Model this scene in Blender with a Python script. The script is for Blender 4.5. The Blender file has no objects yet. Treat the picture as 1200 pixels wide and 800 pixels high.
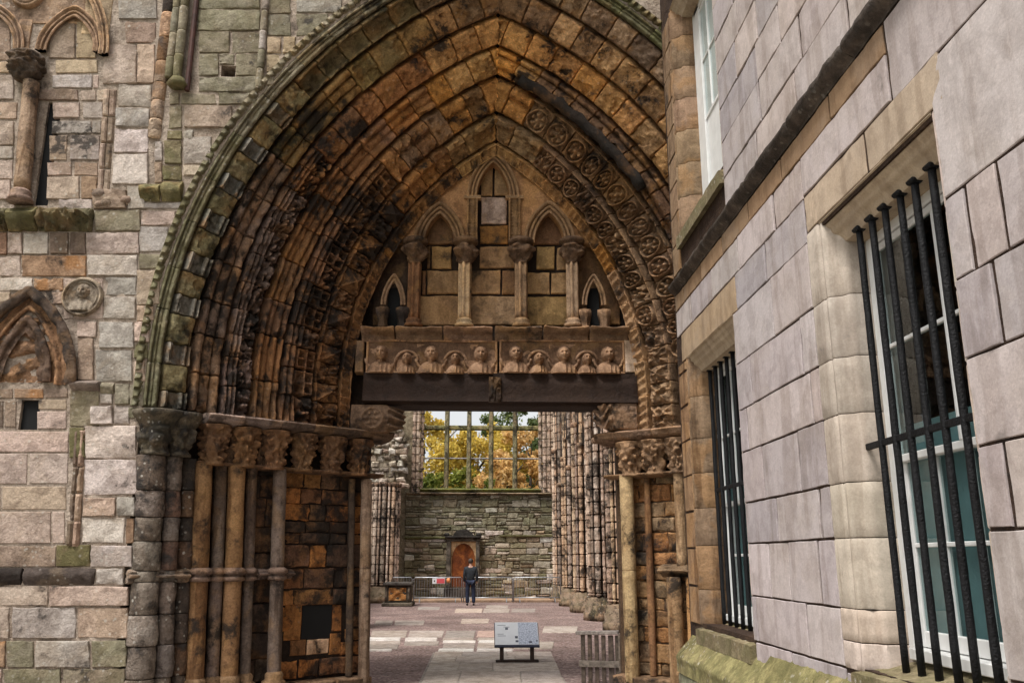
import bpy, bmesh, math, random
import numpy as np
from mathutils import Vector, Matrix
random.seed(7); RNG = np.random.default_rng(7)
scene = bpy.context.scene
COL = scene.collection
R_ = math.radians

# ------------------------------------------------------------ camera, sky, sun
EYE = np.array([0.0, 0.0, 1.75]); FPX = 1000.0
PITCH = math.atan(255 / FPX); YAW = math.atan(40 / math.hypot(FPX, 255))
cam_d = bpy.data.cameras.new('Camera'); cam = bpy.data.objects.new('Camera', cam_d); COL.objects.link(cam)
cam_d.sensor_width = 36; cam_d.lens = 36 * FPX / 1200; cam_d.clip_end = 3000; cam_d.clip_start = .05
cam.location = EYE; cam.rotation_euler = (math.pi / 2 + PITCH, 0, -YAW)
scene.camera = cam
W = bpy.data.worlds.new('World'); scene.world = W; W.use_nodes = True
nt = W.node_tree; nt.nodes.clear()
SUN_EL, SUN_AZ = R_(62), R_(-138)          # azimuth measured from +Y towards +X : behind the camera, to its left
sky = nt.nodes.new('ShaderNodeTexSky'); sky.sky_type = 'NISHITA'; sky.sun_disc = False
sky.sun_elevation = SUN_EL; sky.sun_rotation = SUN_AZ; sky.air_density = 1.0; sky.dust_density = 3.0; sky.ozone_density = .6
hs = nt.nodes.new('ShaderNodeHueSaturation'); hs.inputs['Saturation'].default_value = .12
bg = nt.nodes.new('ShaderNodeBackground'); bg.inputs['Strength'].default_value = .088
wo = nt.nodes.new('ShaderNodeOutputWorld')
nt.links.new(sky.outputs[0], hs.inputs['Color']); nt.links.new(hs.outputs[0], bg.inputs[0]); nt.links.new(bg.outputs[0], wo.inputs[0])
sd = bpy.data.lights.new('Sun', 'SUN'); sd.energy = 1.5; sd.angle = R_(16); sd.color = (1, .965, .92)
sun = bpy.data.objects.new('Sun', sd); COL.objects.link(sun)
sdir = Vector((math.sin(SUN_AZ) * math.cos(SUN_EL), math.cos(SUN_AZ) * math.cos(SUN_EL), math.sin(SUN_EL)))
sun.rotation_euler = sdir.to_track_quat('Z', 'Y').to_euler(); sun.location = (0, -20, 30)
vs = scene.view_settings; vs.view_transform = 'Standard'; vs.look = 'None'; vs.gamma = 1; vs.exposure = 1.2
vs.use_curve_mapping = False
scene.cycles.max_bounces = 5; scene.cycles.diffuse_bounces = 2; scene.cycles.use_adaptive_sampling = True; scene.cycles.adaptive_threshold = .02; scene.cycles.use_denoising = True

# ------------------------------------------------------------ survey helpers (photo sight line meets a real plane)
_F = np.array([math.sin(YAW) * math.cos(PITCH), math.cos(YAW) * math.cos(PITCH), math.sin(PITCH)])
_R = np.array([math.cos(YAW), -math.sin(YAW), 0]); _U = np.cross(_R, _F)
def ray(x, y): return _F + _R * (x - 600) / FPX + _U * (400 - y) / FPX
def onY(x, y, Y): d = ray(x, y); return EYE + d * (Y / d[1])
def onX(x, y, X): d = ray(x, y); return EYE + d * (X / d[0])
def onZ(x, y, Z=0.0): d = ray(x, y); return EYE + d * ((Z - EYE[2]) / d[2])

# ------------------------------------------------------------ numpy noise
def _hash(i, j, k):
    n = (i * 374761393 + j * 668265263 + k * 1274126177) & 0xFFFFFFFF
    n = ((n ^ (n >> 13)) * 1103515245) & 0xFFFFFFFF
    n = (n ^ (n >> 16)) & 0xFFFFFFFF
    return n / 2147483648.0 - 1.0
def vnoise(P):
    P = np.asarray(P, float); i0 = np.floor(P).astype(np.int64); f = P - i0; f = f * f * (3 - 2 * f)
    r = 0
    for dx in (0, 1):
        wx = f[..., 0] if dx else 1 - f[..., 0]
        for dy in (0, 1):
            wy = f[..., 1] if dy else 1 - f[..., 1]
            for dz in (0, 1):
                wz = f[..., 2] if dz else 1 - f[..., 2]
                r = r + wx * wy * wz * _hash(i0[..., 0] + dx + 1000, i0[..., 1] + dy + 1000, i0[..., 2] + dz + 1000)
    return r
def fbm(P, oct=3, lac=2.1, gain=.5):
    P = np.asarray(P, float); a = 1; s = 0; r = 0
    for o in range(oct):
        r = r + a * vnoise(P + 17.3 * o); s += a; a *= gain; P = P * lac
    return r / s

# ------------------------------------------------------------ object helpers
def S(r, g, b, a=0.0):
    f = lambda c: ((c / 255 + .055) / 1.055) ** 2.4 if c > 10 else c / 255 / 12.92
    return (f(r), f(g), f(b), a)
def jit(c, v=.12, h=.04):
    k = 1 + random.uniform(-v, v)
    return (c[0] * k * (1 + random.uniform(-h, h)), c[1] * k, c[2] * k * (1 + random.uniform(-h, h)), c[3])
def mixc(a, b, t): return tuple(a[i] * (1 - t) + b[i] * t for i in range(4))
def link(name, me, mat=None, parent=None, col=None):
    o = bpy.data.objects.new(name, me); COL.objects.link(o)
    if mat is not None and len(me.materials) == 0: me.materials.append(mat)
    if parent is not None: o.parent = parent
    if col is not None: o.color = col
    return o
def mesh(name, V, F, mat=None, parent=None, col=None, smooth=True, sharp=None):
    me = bpy.data.meshes.new(name)
    me.from_pydata(np.asarray(V, float).tolist(), [], F)
    if smooth: me.shade_smooth()
    if sharp: me.set_sharp_from_angle(angle=R_(sharp))
    me.update()
    return link(name, me, mat, parent, col)
def empty(name, loc=(0, 0, 0)):
    o = bpy.data.objects.new(name, None); COL.objects.link(o); o.location = loc; return o
def tag(o, label=None, cat=None, group=None, kind=None):
    for k, v in (('label', label), ('category', cat), ('group', group), ('kind', kind)):
        if v: o[k] = v
    return o
def grid_faces(nu, nv, closed_u=False):
    F = []
    for i in range(nu if closed_u else nu - 1):
        for j in range(nv - 1):
            a = i * nv + j; b = ((i + 1) % nu) * nv + j
            F.append((a, b, b + 1, a + 1))
    return F
class MB:
    """collects pieces of ONE object"""
    def __init__(s): s.V = []; s.F = []
    def add(s, V, F):
        n = len(s.V); s.V += [tuple(map(float, v)) for v in V]; s.F += [tuple(i + n for i in f) for f in F]
    def box(s, lo, hi, M=None):
        (a, b, c), (d, e, f) = lo, hi
        V = [(a, b, c), (d, b, c), (d, e, c), (a, e, c), (a, b, f), (d, b, f), (d, e, f), (a, e, f)]
        if M is not None: V = [M @ Vector(v) for v in V]
        s.add(V, [(0, 3, 2, 1), (4, 5, 6, 7), (0, 1, 5, 4), (1, 2, 6, 5), (2, 3, 7, 6), (3, 0, 4, 7)])
    def bbox(s, lo, hi, b=.01, M=None):
        """chamfered box"""
        (x0, y0, z0), (x1, y1, z1) = lo, hi
        bm = bmesh.new(); bmesh.ops.create_cube(bm, size=1)
        for v in bm.verts: v.co = Vector((x0 + (v.co.x + .5) * (x1 - x0), y0 + (v.co.y + .5) * (y1 - y0), z0 + (v.co.z + .5) * (z1 - z0)))
        bmesh.ops.bevel(bm, geom=list(bm.edges), offset=b, segments=1, affect='EDGES')
        bm.verts.ensure_lookup_table()
        s.add([(M @ v.co if M is not None else v.co) for v in bm.verts], [[v.index for v in f.verts] for f in bm.faces]); bm.free()
    def tube(s, pts, rad, n=8, cap=True):
        pts = [Vector(p) for p in pts]; rad = rad if hasattr(rad, '__len__') else [rad] * len(pts)
        V = []; F = []
        for i, p in enumerate(pts):
            d = (pts[min(i + 1, len(pts) - 1)] - pts[max(i - 1, 0)]).normalized()
            up = Vector((0, 0, 1)) if abs(d.z) < .9 else Vector((0, 1, 0))
            a = d.cross(up).normalized(); b = d.cross(a)
            for k in range(n):
                t = 2 * math.pi * k / n; V.append(p + (a * math.cos(t) + b * math.sin(t)) * rad[i])
        for i in range(len(pts) - 1):
            for k in range(n):
                k2 = (k + 1) % n; F.append((i * n + k, (i + 1) * n + k, (i + 1) * n + k2, i * n + k2))
        if cap: F.append(tuple(range(n))); F.append(tuple(range((len(pts) - 1) * n, len(pts) * n))[::-1])
        s.add(V, F)
    def build(s, name, mat, parent=None, col=None, smooth=False): return mesh(name, s.V, s.F, mat, parent, col, smooth)

def stone(parent, quad, nrm, col, mat, name='stone', prot=0.0, gap=.007, bev=.014, rough=.008, n=6, depth=.12, pillow=.003, wob=.006, chip=0.0, gap_u=None):
    """one dressed or weathered block: quad = bl, br, tr, tl corners in the wall plane"""
    q = np.array(quad, float); nrm = np.array(nrm, float)
    w = np.linalg.norm(q[1] - q[0]); h = np.linalg.norm(q[3] - q[0])
    nx = max(3, min(14, int(n * w / max(.18, min(w, h))))) if n > 3 else 3
    ny = max(3, min(14, int(n * h / max(.18, min(w, h))))) if n > 3 else 3
    bu = min(.3, bev / w); bv = min(.3, bev / h)
    us = np.concatenate([[0], np.linspace(bu, 1 - bu, nx), [1]]); vv = np.concatenate([[0], np.linspace(bv, 1 - bv, ny), [1]])
    gu = (gap_u or gap) / w / 2; gv = gap / h / 2
    U, Vv = np.meshgrid(gu + us * (1 - 2 * gu), gv + vv * (1 - 2 * gv), indexing='ij')
    U = U[..., None]; V2 = Vv[..., None]
    P = (q[0] * (1 - U) + q[1] * U) * (1 - V2) + (q[3] * (1 - U) + q[2] * U) * V2
    off = RNG.uniform(-40, 40, 3)
    wgt = prot + rough * fbm(P * 5 + off, 3) + .35 * rough * vnoise(P * 26 + off)
    e = np.minimum(np.minimum(U[..., 0], 1 - U[..., 0]) * w, np.minimum(Vv, 1 - Vv) * h)
    wgt = wgt + pillow * (1 - np.exp(-e / .05)) 
    edge = np.zeros_like(wgt, bool); edge[0] = edge[-1] = True; edge[:, 0] = edge[:, -1] = True
    if chip:
        cn = fbm(P * 6 + off * 1.3, 3); wgt = wgt - chip * np.clip((cn - .14) / .08, 0, 1) * np.exp(-e / .06)
    wgt = np.where(edge, wgt - bev * RNG.uniform(.7, 1.3), wgt)
    # in-plane wobble at the edges, chipped corners
    t1 = (q[1] - q[0]) / w; t2 = (q[3] - q[0]) / h
    wv = wob * np.exp(-e / .03)
    P = P + (wv * fbm(P * 9 + off + 5, 2))[..., None] * t1 + (wv * fbm(P * 9 + off + 9, 2))[..., None] * t2 + wgt[..., None] * nrm
    nu, nvv = U.shape[:2]
    V = P.reshape(-1, 3); F = grid_faces(nu, nvv)
    ring = [(i, 0) for i in range(nu)] + [(nu - 1, j) for j in range(1, nvv)] + [(i, nvv - 1) for i in range(nu - 2, -1, -1)] + [(0, j) for j in range(nvv - 2, 0, -1)]
    idx = [i * nvv + j for i, j in ring]
    back = V[idx] - nrm * depth; n0 = len(V); m = len(idx)
    V = np.vstack([V, back])
    for k in range(m):
        k2 = (k + 1) % m; F.append((idx[k2], idx[k], n0 + k, n0 + k2))
    F.append(tuple(n0 + k for k in range(m - 1, -1, -1)))
    # orientation : grid faces must look along nrm
    a, b, c = V[F[0][0]], V[F[0][1]], V[F[0][2]]
    if np.dot(np.cross(b - a, c - a), nrm) < 0: F = [tuple(reversed(f)) for f in F]
    return mesh(name, V, F, mat, parent, col, True, 28)

def patch(parent, fn, nu, nv, col, mat, name, back=None, back_pts=None, amp=.008, freq=9, flip=False, edge_drop=.02, hfn=None, oct=4, chip=0.0):
    """a carved block: fn(u,v)->(P,N) arrays over a grid, hfn(u,v)-> relief along N; closed by a skirt to 'back' metres behind"""
    u = np.linspace(0, 1, nu); v = np.linspace(0, 1, nv)
    u[1] = min(u[1], .03); u[-2] = max(u[-2], .97)
    U, V = np.meshgrid(u, v, indexing='ij')
    P, N = fn(U, V)
    off = RNG.uniform(-40, 40, 3)
    h = amp * (fbm(P * freq + off, oct) + .45 * vnoise(P * 21 + off) + .3 * vnoise(P * 43 + off))
    if hfn is not None: h = h + hfn(U, V)
    if chip:
        cn = fbm(P * 4.2 + off * 1.7, 3); h = h - chip * np.clip((cn - .16) / .07, 0, 1) * (.7 + .6 * vnoise(P * 11 + off))
    h[0] -= edge_drop; h[-1] -= edge_drop
    Q = P + h[..., None] * N
    VV = Q.reshape(-1, 3); F = grid_faces(nu, nv)
    ring = [(i, 0) for i in range(nu)] + [(nu - 1, j) for j in range(1, nv)] + [(i, nv - 1) for i in range(nu - 2, -1, -1)] + [(0, j) for j in range(nv - 2, 0, -1)]
    idx = [i * nv + j for i, j in ring]; Nn = N.reshape(-1, 3); Pp = P.reshape(-1, 3)
    bk = Pp[idx] - Nn[idx] * (back or .15)
    n0 = len(VV); m = len(idx); VV = np.vstack([VV, bk])
    for k in range(m):
        k2 = (k + 1) % m; F.append((idx[k2], idx[k], n0 + k, n0 + k2))
    F.append(tuple(n0 + k for k in range(m - 1, -1, -1)))
    i0 = (nu // 2 - 1) * nv + nv // 2 - 1
    a, b, c = Pp[i0], Pp[i0 + nv], Pp[i0 + nv + 1]
    if np.dot(np.cross(b - a, c - a), Nn[i0]) < 0: F = [tuple(reversed(f)) for f in F]
    return mesh(name, VV, F, mat, parent, col, True, 48)

def lathe(parent, cx, cy, prof, col, mat, name, n=20, amp=.006, freq=6, sx=1, sy=1, relief=None, lean=(0, 0), closed=True, sharp=None):
    """turned piece round a vertical axis, prof = [(r, z)...] bottom to top, relief(theta, k)-> extra radius"""
    pr = np.array(prof, float); m = len(pr)
    th = np.linspace(0, 2 * math.pi, n, endpoint=False)
    T, K = np.meshgrid(th, np.arange(m), indexing='ij')
    Rr = pr[K, 0]; Z = pr[K, 1]
    zb = pr[0, 1]
    P = np.stack([cx + np.cos(T) * Rr * sx + lean[0] * (Z - zb), cy + np.sin(T) * Rr * sy + lean[1] * (Z - zb), Z], -1)
    off = RNG.uniform(-40, 40, 3)
    d = amp * fbm(P * freq + off, 3)
    if relief is not None: d = d + relief(T, K / (m - 1))
    d = d * (Rr > 1e-4)
    P[..., 0] += np.cos(T) * d; P[..., 1] += np.sin(T) * d
    V = P.reshape(-1, 3)
    F = [(a, b, c, dd) for (a, b, c, dd) in grid_faces(n, m, True)]
    if closed:
        F.append(tuple(i * m for i in range(n))[::-1]); F.append(tuple(i * m + m - 1 for i in range(n)))
    return mesh(name, V, F, mat, parent, col, True, sharp)

def shaft_prof(r, z0, z1, step=.16, entasis=0):
    k = max(2, int((z1 - z0) / step)); return [(r * (1 - .0 * i), z0 + (z1 - z0) * i / k) for i in range(k + 1)]

# ------------------------------------------------------------ materials
def mk(name):
    m = bpy.data.materials.new(name); m.use_nodes = True; t = m.node_tree; t.nodes.clear()
    return m, t, t.nodes, t.links
def stone_mat(name, crust=.5, crust_w=.1, crust_col=(.022, .018, .015), tint=(.42, .2, .06), tint_amt=.4, vary=.45, moss=.0, lichen=0.0, bump=.6, rough=.9, streak=0.0, fine=40.0, grain=.3, wear=0.0, use_objcol=True, base=(.3, .3, .3)):
    m, t, N, L = mk(name)
    def nd(tp, **k):
        n = N.new(tp)
        for a, b in k.items(): setattr(n, a, b)
        return n
    def math_(op, a, b=None, clamp=False):
        n = nd('ShaderNodeMath', operation=op); n.use_clamp = clamp
        for i, x in enumerate((a, b)):
            if x is None: continue
            if isinstance(x, (int, float)): n.inputs[i].default_value = x
            else: L.new(x, n.inputs[i])
        return n.outputs[0]
    def noise(vec, sc, det=5, ro=.6, dist=0):
        n = nd('ShaderNodeTexNoise'); n.inputs['Scale'].default_value = sc; n.inputs['Detail'].default_value = det
        n.inputs['Roughness'].default_value = ro; n.inputs['Distortion'].default_value = dist; L.new(vec, n.inputs['Vector']); return n.outputs['Fac']
    def ramp(f, a, b):
        n = nd('ShaderNodeMapRange'); n.interpolation_type = 'SMOOTHSTEP'; L.new(f, n.inputs['Value'])
        n.inputs['From Min'].default_value = a; n.inputs['From Max'].default_value = b; return n.outputs[0]
    def mix(f, a, b, mode='MIX'):
        n = nd('ShaderNodeMix', data_type='RGBA', blend_type=mode)
        if isinstance(f, (int, float)): n.inputs[0].default_value = f
        else: L.new(f, n.inputs[0])
        for s, x in ((6, a), (7, b)):
            if isinstance(x, tuple): n.inputs[s].default_value = (*x[:3], 1)
            else: L.new(x, n.inputs[s])
        return n.outputs[2]
    geo = nd('ShaderNodeNewGeometry'); oi = nd('ShaderNodeObjectInfo')
    pos = geo.outputs['Position']
    cmb = nd('ShaderNodeCombineXYZ'); r37 = math_('MULTIPLY', oi.outputs['Random'], 37.0); r91 = math_('MULTIPLY', oi.outputs['Random'], 91.0)
    L.new(r37, cmb.inputs[0]); L.new(r91, cmb.inputs[2])
    va = nd('ShaderNodeVectorMath', operation='ADD'); L.new(pos, va.inputs[0]); L.new(cmb.outputs[0], va.inputs[1]); own = va.outputs[0]
    st = nd('ShaderNodeMapping'); st.inputs['Scale'].default_value = (1, 1, .12); L.new(pos, st.inputs['Vector'])
    n1 = noise(pos, 1.3, 5, .66); n2 = noise(own, 5.0, 6, .66, .3); n3 = noise(own, fine, 3, .7); n4 = noise(own, 2.1, 4, .55, .5); n5 = noise(own, 15, 5, .72)
    c = oi.outputs['Color'] if use_objcol else base
    c = mix(math_('MULTIPLY', ramp(n2, .44, .60), vary), c, mix(1.0, c, (.46, .43, .41), 'MULTIPLY'))
    c = mix(math_('MULTIPLY', ramp(n5, .52, .66), vary * .8), c, mix(1.0, c, (1.42, 1.40, 1.38), 'MULTIPLY'))
    c = mix(math_('MULTIPLY', ramp(n1, .48, .60), vary * .7), c, mix(1.0, c, (.62, .57, .53), 'MULTIPLY'))
    c = mix(math_('MULTIPLY', ramp(n4, .50, .60), tint_amt), c, mix(.55, c, tint))
    if streak:
        ns = noise(st.outputs[0], 5.5, 5, .6); c = mix(math_('MULTIPLY', ramp(ns, .5, .6), streak), c, mix(1.0, c, (.4, .33, .27), 'MULTIPLY'))
    g = nd('ShaderNodeMapRange'); L.new(n3, g.inputs['Value']); g.inputs['From Min'].default_value = .3; g.inputs['From Max'].default_value = .7
    g.inputs['To Min'].default_value = 1 - grain; g.inputs['To Max'].default_value = 1 + grain * .8
    gm = nd('ShaderNodeVectorMath', operation='SCALE'); L.new(c, gm.inputs[0]); L.new(g.outputs[0], gm.inputs['Scale']); c = gm.outputs[0]
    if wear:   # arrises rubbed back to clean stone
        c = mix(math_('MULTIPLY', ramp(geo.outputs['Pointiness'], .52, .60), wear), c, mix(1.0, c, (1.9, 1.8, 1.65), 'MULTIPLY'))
    cm = math_('ADD', math_('ADD', math_('MULTIPLY', n1, .5), math_('MULTIPLY', n2, .35)), math_('MULTIPLY', n5, .15))
    cr = ramp(cm, 1 - crust - crust_w, 1 - crust + crust_w)
    c = mix(math_('MULTIPLY', cr, .9), c, crust_col)
    mm = math_('MULTIPLY', ramp(noise(pos, 3.6, 6, .72), .42, .58), math_('ADD', oi.outputs['Alpha'] if use_objcol else 0.0, moss), True)
    c = mix(math_('MULTIPLY', mm, .75), c, mix(n5, (.05, .048, .018), (.17, .155, .06)))
    if lichen:
        vo = nd('ShaderNodeTexVoronoi'); vo.inputs['Scale'].default_value = 13; L.new(own, vo.inputs['Vector'])
        lm = math_('MULTIPLY', ramp(math_('SUBTRACT', math_('MULTIPLY', n5, .6), vo.outputs['Distance']), .04, .16), math_('MULTIPLY', ramp(n4, .45, .6), lichen))
        c = mix(lm, c, (.5, .47, .41))
    b = nd('ShaderNodeBsdfPrincipled'); L.new(c, b.inputs['Base Color']); b.inputs['Roughness'].default_value = rough
    b.inputs['Specular IOR Level'].default_value = .25
    hgt = math_('ADD', math_('MULTIPLY', n5, .9), math_('ADD', math_('MULTIPLY', n2, 1.4), math_('MULTIPLY', n3, grain)))
    hgt = math_('SUBTRACT', hgt, math_('MULTIPLY', cr, .12))
    bp = nd('ShaderNodeBump'); bp.inputs['Strength'].default_value = bump; bp.inputs['Distance'].default_value = .05; L.new(hgt, bp.inputs['Height'])
    L.new(bp.outputs[0], b.inputs['Normal'])
    o = nd('ShaderNodeOutputMaterial'); L.new(b.outputs[0], o.inputs[0])
    return m
def plain_mat(name, col, rough=.6, metal=0, bump=0, bscale=60, var=.15, vscale=8, spec=.4, objcol=False):
    m, t, N, L = mk(name)
    b = N.new('ShaderNodeBsdfPrincipled'); o = N.new('ShaderNodeOutputMaterial'); L.new(b.outputs[0], o.inputs[0])
    b.inputs['Roughness'].default_value = rough; b.inputs['Metallic'].default_value = metal; b.inputs['Specular IOR Level'].default_value = spec
    g = N.new('ShaderNodeNewGeometry'); n = N.new('ShaderNodeTexNoise'); n.inputs['Scale'].default_value = vscale; n.inputs['Detail'].default_value = 6
    L.new(g.outputs['Position'], n.inputs['Vector'])
    mx = N.new('ShaderNodeMix'); mx.data_type = 'RGBA'; mx.blend_type = 'MULTIPLY'; mx.inputs[0].default_value = 1
    r = N.new('ShaderNodeMapRange'); r.inputs['From Min'].default_value = .3; r.inputs['From Max'].default_value = .7; r.inputs['To Min'].default_value = 1 - var * 2; r.inputs['To Max'].default_value = 1 + var
    L.new(n.outputs['Fac'], r.inputs['Value'])
    if objcol:
        oi = N.new('ShaderNodeObjectInfo'); L.new(oi.outputs['Color'], mx.inputs[6])
    else: mx.inputs[6].default_value = (*col[:3], 1)
    L.new(r.outputs[0], mx.inputs[7]); L.new(mx.outputs[2], b.inputs['Base Color'])
    if bump:
        n2 = N.new('ShaderNodeTexNoise'); n2.inputs['Scale'].default_value = bscale; n2.inputs['Detail'].default_value = 5; L.new(g.outputs['Position'], n2.inputs['Vector'])
        bp = N.new('ShaderNodeBump'); bp.inputs['Strength'].default_value = bump; bp.inputs['Distance'].default_value = .01; L.new(n2.outputs['Fac'], bp.inputs['Height']); L.new(bp.outputs[0], b.inputs['Normal'])
    return m
M_WALL = stone_mat('abbey_wall_stone', crust=.40, crust_w=.03, crust_col=(.05, .042, .036), tint=(.28, .2, .12), tint_amt=.4, vary=.6, lichen=.5, bump=.5, grain=.25)
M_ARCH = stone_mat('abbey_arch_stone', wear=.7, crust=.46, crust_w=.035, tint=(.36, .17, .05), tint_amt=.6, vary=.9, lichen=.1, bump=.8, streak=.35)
M_OCHRE = stone_mat('iron_stained_stone', crust=.40, crust_w=.04, tint=(.36, .15, .035), tint_amt=1.0, vary=.7, lichen=.3, bump=.5, grain=.25)
M_DEEP = stone_mat('abbey_inner_arch_stone', wear=.7, crust=.49, crust_w=.05, tint=(.3, .14, .045), tint_amt=.5, vary=.9, bump=.8, streak=.3)  # soot crust, plus shade of the deep recess painted into the darker tone
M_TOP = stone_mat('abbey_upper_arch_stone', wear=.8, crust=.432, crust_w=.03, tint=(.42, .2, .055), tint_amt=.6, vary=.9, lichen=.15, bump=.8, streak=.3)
M_OUTER = stone_mat('weathered_outer_shaft', crust=.46, crust_w=.05, crust_col=(.035, .032, .03), tint=(.2, .14, .1), tint_amt=.5, vary=.9, lichen=.7, bump=.9)
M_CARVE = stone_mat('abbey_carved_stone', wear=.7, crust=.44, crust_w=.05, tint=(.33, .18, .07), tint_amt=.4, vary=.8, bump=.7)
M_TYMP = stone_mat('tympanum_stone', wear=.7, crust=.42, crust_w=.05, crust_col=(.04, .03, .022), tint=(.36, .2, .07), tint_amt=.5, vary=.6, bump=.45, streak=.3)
M_SHAFT = stone_mat('shaft_stone', crust=.44, crust_w=.04, tint=(.36, .2, .07), tint_amt=.4, vary=.6, bump=.5, streak=.7)
M_PAL = stone_mat('palace_ashlar', crust=.36, crust_w=.05, crust_col=(.16, .14, .125), tint=(.40, .33, .27), tint_amt=.3, vary=.30, bump=.11, streak=.28, fine=70, grain=.12)
M_PALB = stone_mat('palace_brown_stone', crust=.39, crust_w=.05, tint=(.36, .19, .07), tint_amt=.7, vary=.5, bump=.4, streak=.7, grain=.2)
M_MORTAR = stone_mat('old_mortar', crust=.40, crust_w=.05, tint_amt=.2, vary=.6, bump=.8, use_objcol=True, tint=(.2, .12, .06))
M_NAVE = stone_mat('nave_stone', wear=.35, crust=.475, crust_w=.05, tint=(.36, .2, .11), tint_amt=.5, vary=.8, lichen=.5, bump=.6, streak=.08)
M_RUBBLE = stone_mat('rubble_stone', crust=.42, crust_w=.05, tint=(.24, .21, .11), tint_amt=.5, vary=.7, lichen=.7, bump=.8)
M_FLAG = stone_mat('flagstone', crust=.36, crust_w=.05, crust_col=(.08, .07, .06), tint=(.3, .24, .17), tint_amt=.4, vary=.5, bump=.4)
M_VOID = plain_mat('interior_shade_black', (.006, .006, .006), .9, var=.1)  # near-black colour standing in for the shade inside openings

# ============================================================ palette (dry stone albedo)
_wm = S(184, 168, 154)
def WS(r, g, b, a=0.0, k=.38): return mixc(S(r, g, b, a), (*_wm[:3], a), k)
PINK = WS(196, 174, 160); LGREY = WS(212, 202, 194); GREY = WS(170, 164, 156); TAN = WS(186, 162, 138); ORANGE = WS(170, 136, 104, 0, .2); RUST = WS(140, 100, 76, 0, .2)
BROWN = WS(142, 116, 94); DKBR = WS(98, 78, 64, 0, .2); GREEN = WS(126, 118, 90, .7, .1); MOSS = WS(124, 114, 80, .95, .1); GGREY = WS(142, 134, 112, .45, .15); BLK = S(58, 50, 46); YEL = WS(188, 164, 124); CREAM = WS(206, 190, 168)
COLS = dict(p=PINK, l=LGREY, g=GREY, t=TAN, o=ORANGE, r=RUST, b=BROWN, d=DKBR, e=GREEN, m=MOSS, q=GGREY, k=BLK, y=YEL, c=CREAM)
FY = 10.5                                  # plane of the abbey's west front
X0, AC, ZS = .22, 2.4, 4.1                  # doorway axis, centre offset of the two-centred arch, stilted springing
ZI = 3.57                                  # top of the imposts
def arch_xz(side, s, t, rr, gap=.004):
    """s = half span of the curve, t = length along the order measured at radius rr from the springing"""
    r = s + AC; th = np.clip(t / rr, 0, None); thm = np.arccos(AC / r) - gap / r
    th = np.minimum(th, thm); low = np.minimum(t, 0)
    x = X0 + side * (r * np.cos(th) - AC); z = ZS + r * np.sin(th) + low
    return x, z, -side * np.cos(th), -np.sin(th)
def arch_len(s): return math.acos(AC / (s + AC)) * (s + AC)
DN = 1 / math.hypot(1, .8)
def diag(side, s, w, z):
    """point on the splayed jamb: s from the door axis, w in front of the splay line, height z"""
    x = X0 + side * s - side * w * .8 * DN; y = 12.4 - .8 * (s - 2) - w * DN
    return np.stack(np.broadcast_arrays(x, y, z), -1)
def diag_n(side): return np.array([-side * .8 * DN, -DN, 0])

front = tag(empty('abbey_front', (-4.0, FY, 0)), 'weathered abbey west front with deep carved pointed doorway and blind niches', 'abbey')
_link = link
def link(name, me, mat=None, parent=None, col=None):
    o = _link(name, me, mat, parent, col)
    if parent is not None and parent.parent is None: o.matrix_parent_inverse = Matrix.Translation(-parent.location)
    return o            # geometry is written in world coordinates

# ---- solid masonry behind the facing stones
def prism_y(name, poly, y0, y1, mat, parent, col, holes=()):
    bm = bmesh.new()
    for lp, depth in [(poly, y1)] + [(h, y0 + .4) for h in holes]:
        a = [bm.verts.new((x, y0, z)) for x, z in lp]; b_ = [bm.verts.new((x, depth, z)) for x, z in lp]; n = len(lp)
        for i in range(n): bm.faces.new((a[i], a[(i + 1) % n], b_[(i + 1) % n], b_[i]))
        if depth == y1: bm.faces.new(b_)
        else: bm.faces.new(b_[::-1])
    ed = [e for e in bm.edges if abs(e.verts[0].co.y - y0) < 1e-4 and abs(e.verts[1].co.y - y0) < 1e-4]
    bmesh.ops.triangle_fill(bm, use_beauty=True, edges=ed)
    bmesh.ops.recalc_face_normals(bm, faces=bm.faces)
    me = bpy.data.meshes.new(name); bm.to_mesh(me); bm.free(); return link(name, me, mat, parent, col)
SOUT = 4.36
pl = []
for sd_ in (-1, 1):
    ts = np.concatenate([[ZI - ZS - .0], np.linspace(0, arch_len(SOUT), 40)])
    x, z, _, _ = arch_xz(sd_, SOUT, ts, SOUT + AC); pts = list(zip(x, z)); pl += pts if sd_ < 0 else pts[::-1]
poly = [(-10.5, -.02), (X0 - SOUT, -.02)] + [(float(a), float(b)) for a, b in pl] + [(X0 + SOUT, -.02), (8.5, -.02), (8.5, 11.7), (-10.5, 11.7)]  # top out of view, kept low to let more sky light into the nave
def hole(x0, x1, yb, yt):
    a = onY(x0, yb, FY); b = onY(x1, yb, FY); t = onY((x0 + x1) / 2, yt, FY); return (float(a[0]), float(b[0]), float(a[2]), float(t[2]))
HOLES = [hole(38, 55, 240, 119), hole(20, 42.5, 503, 468), hole(258, 275, 89, 76.5)]
prism_y('wall_core', poly, FY + .02, 12.9, M_MORTAR, front, S(182, 166, 150), [[(a, c), (b, c), (b, d), (a, d)] for a, b, c, d in HOLES])
for a, b, c, d in HOLES[:2]:
    mb = MB(); mb.box((a + .002, FY + .07, c + .002), (b - .002, FY + .39, d - .002)); mb.build('black_shade_box', M_VOID, front)  # black box fills each hole in place of its depth shade

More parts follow.
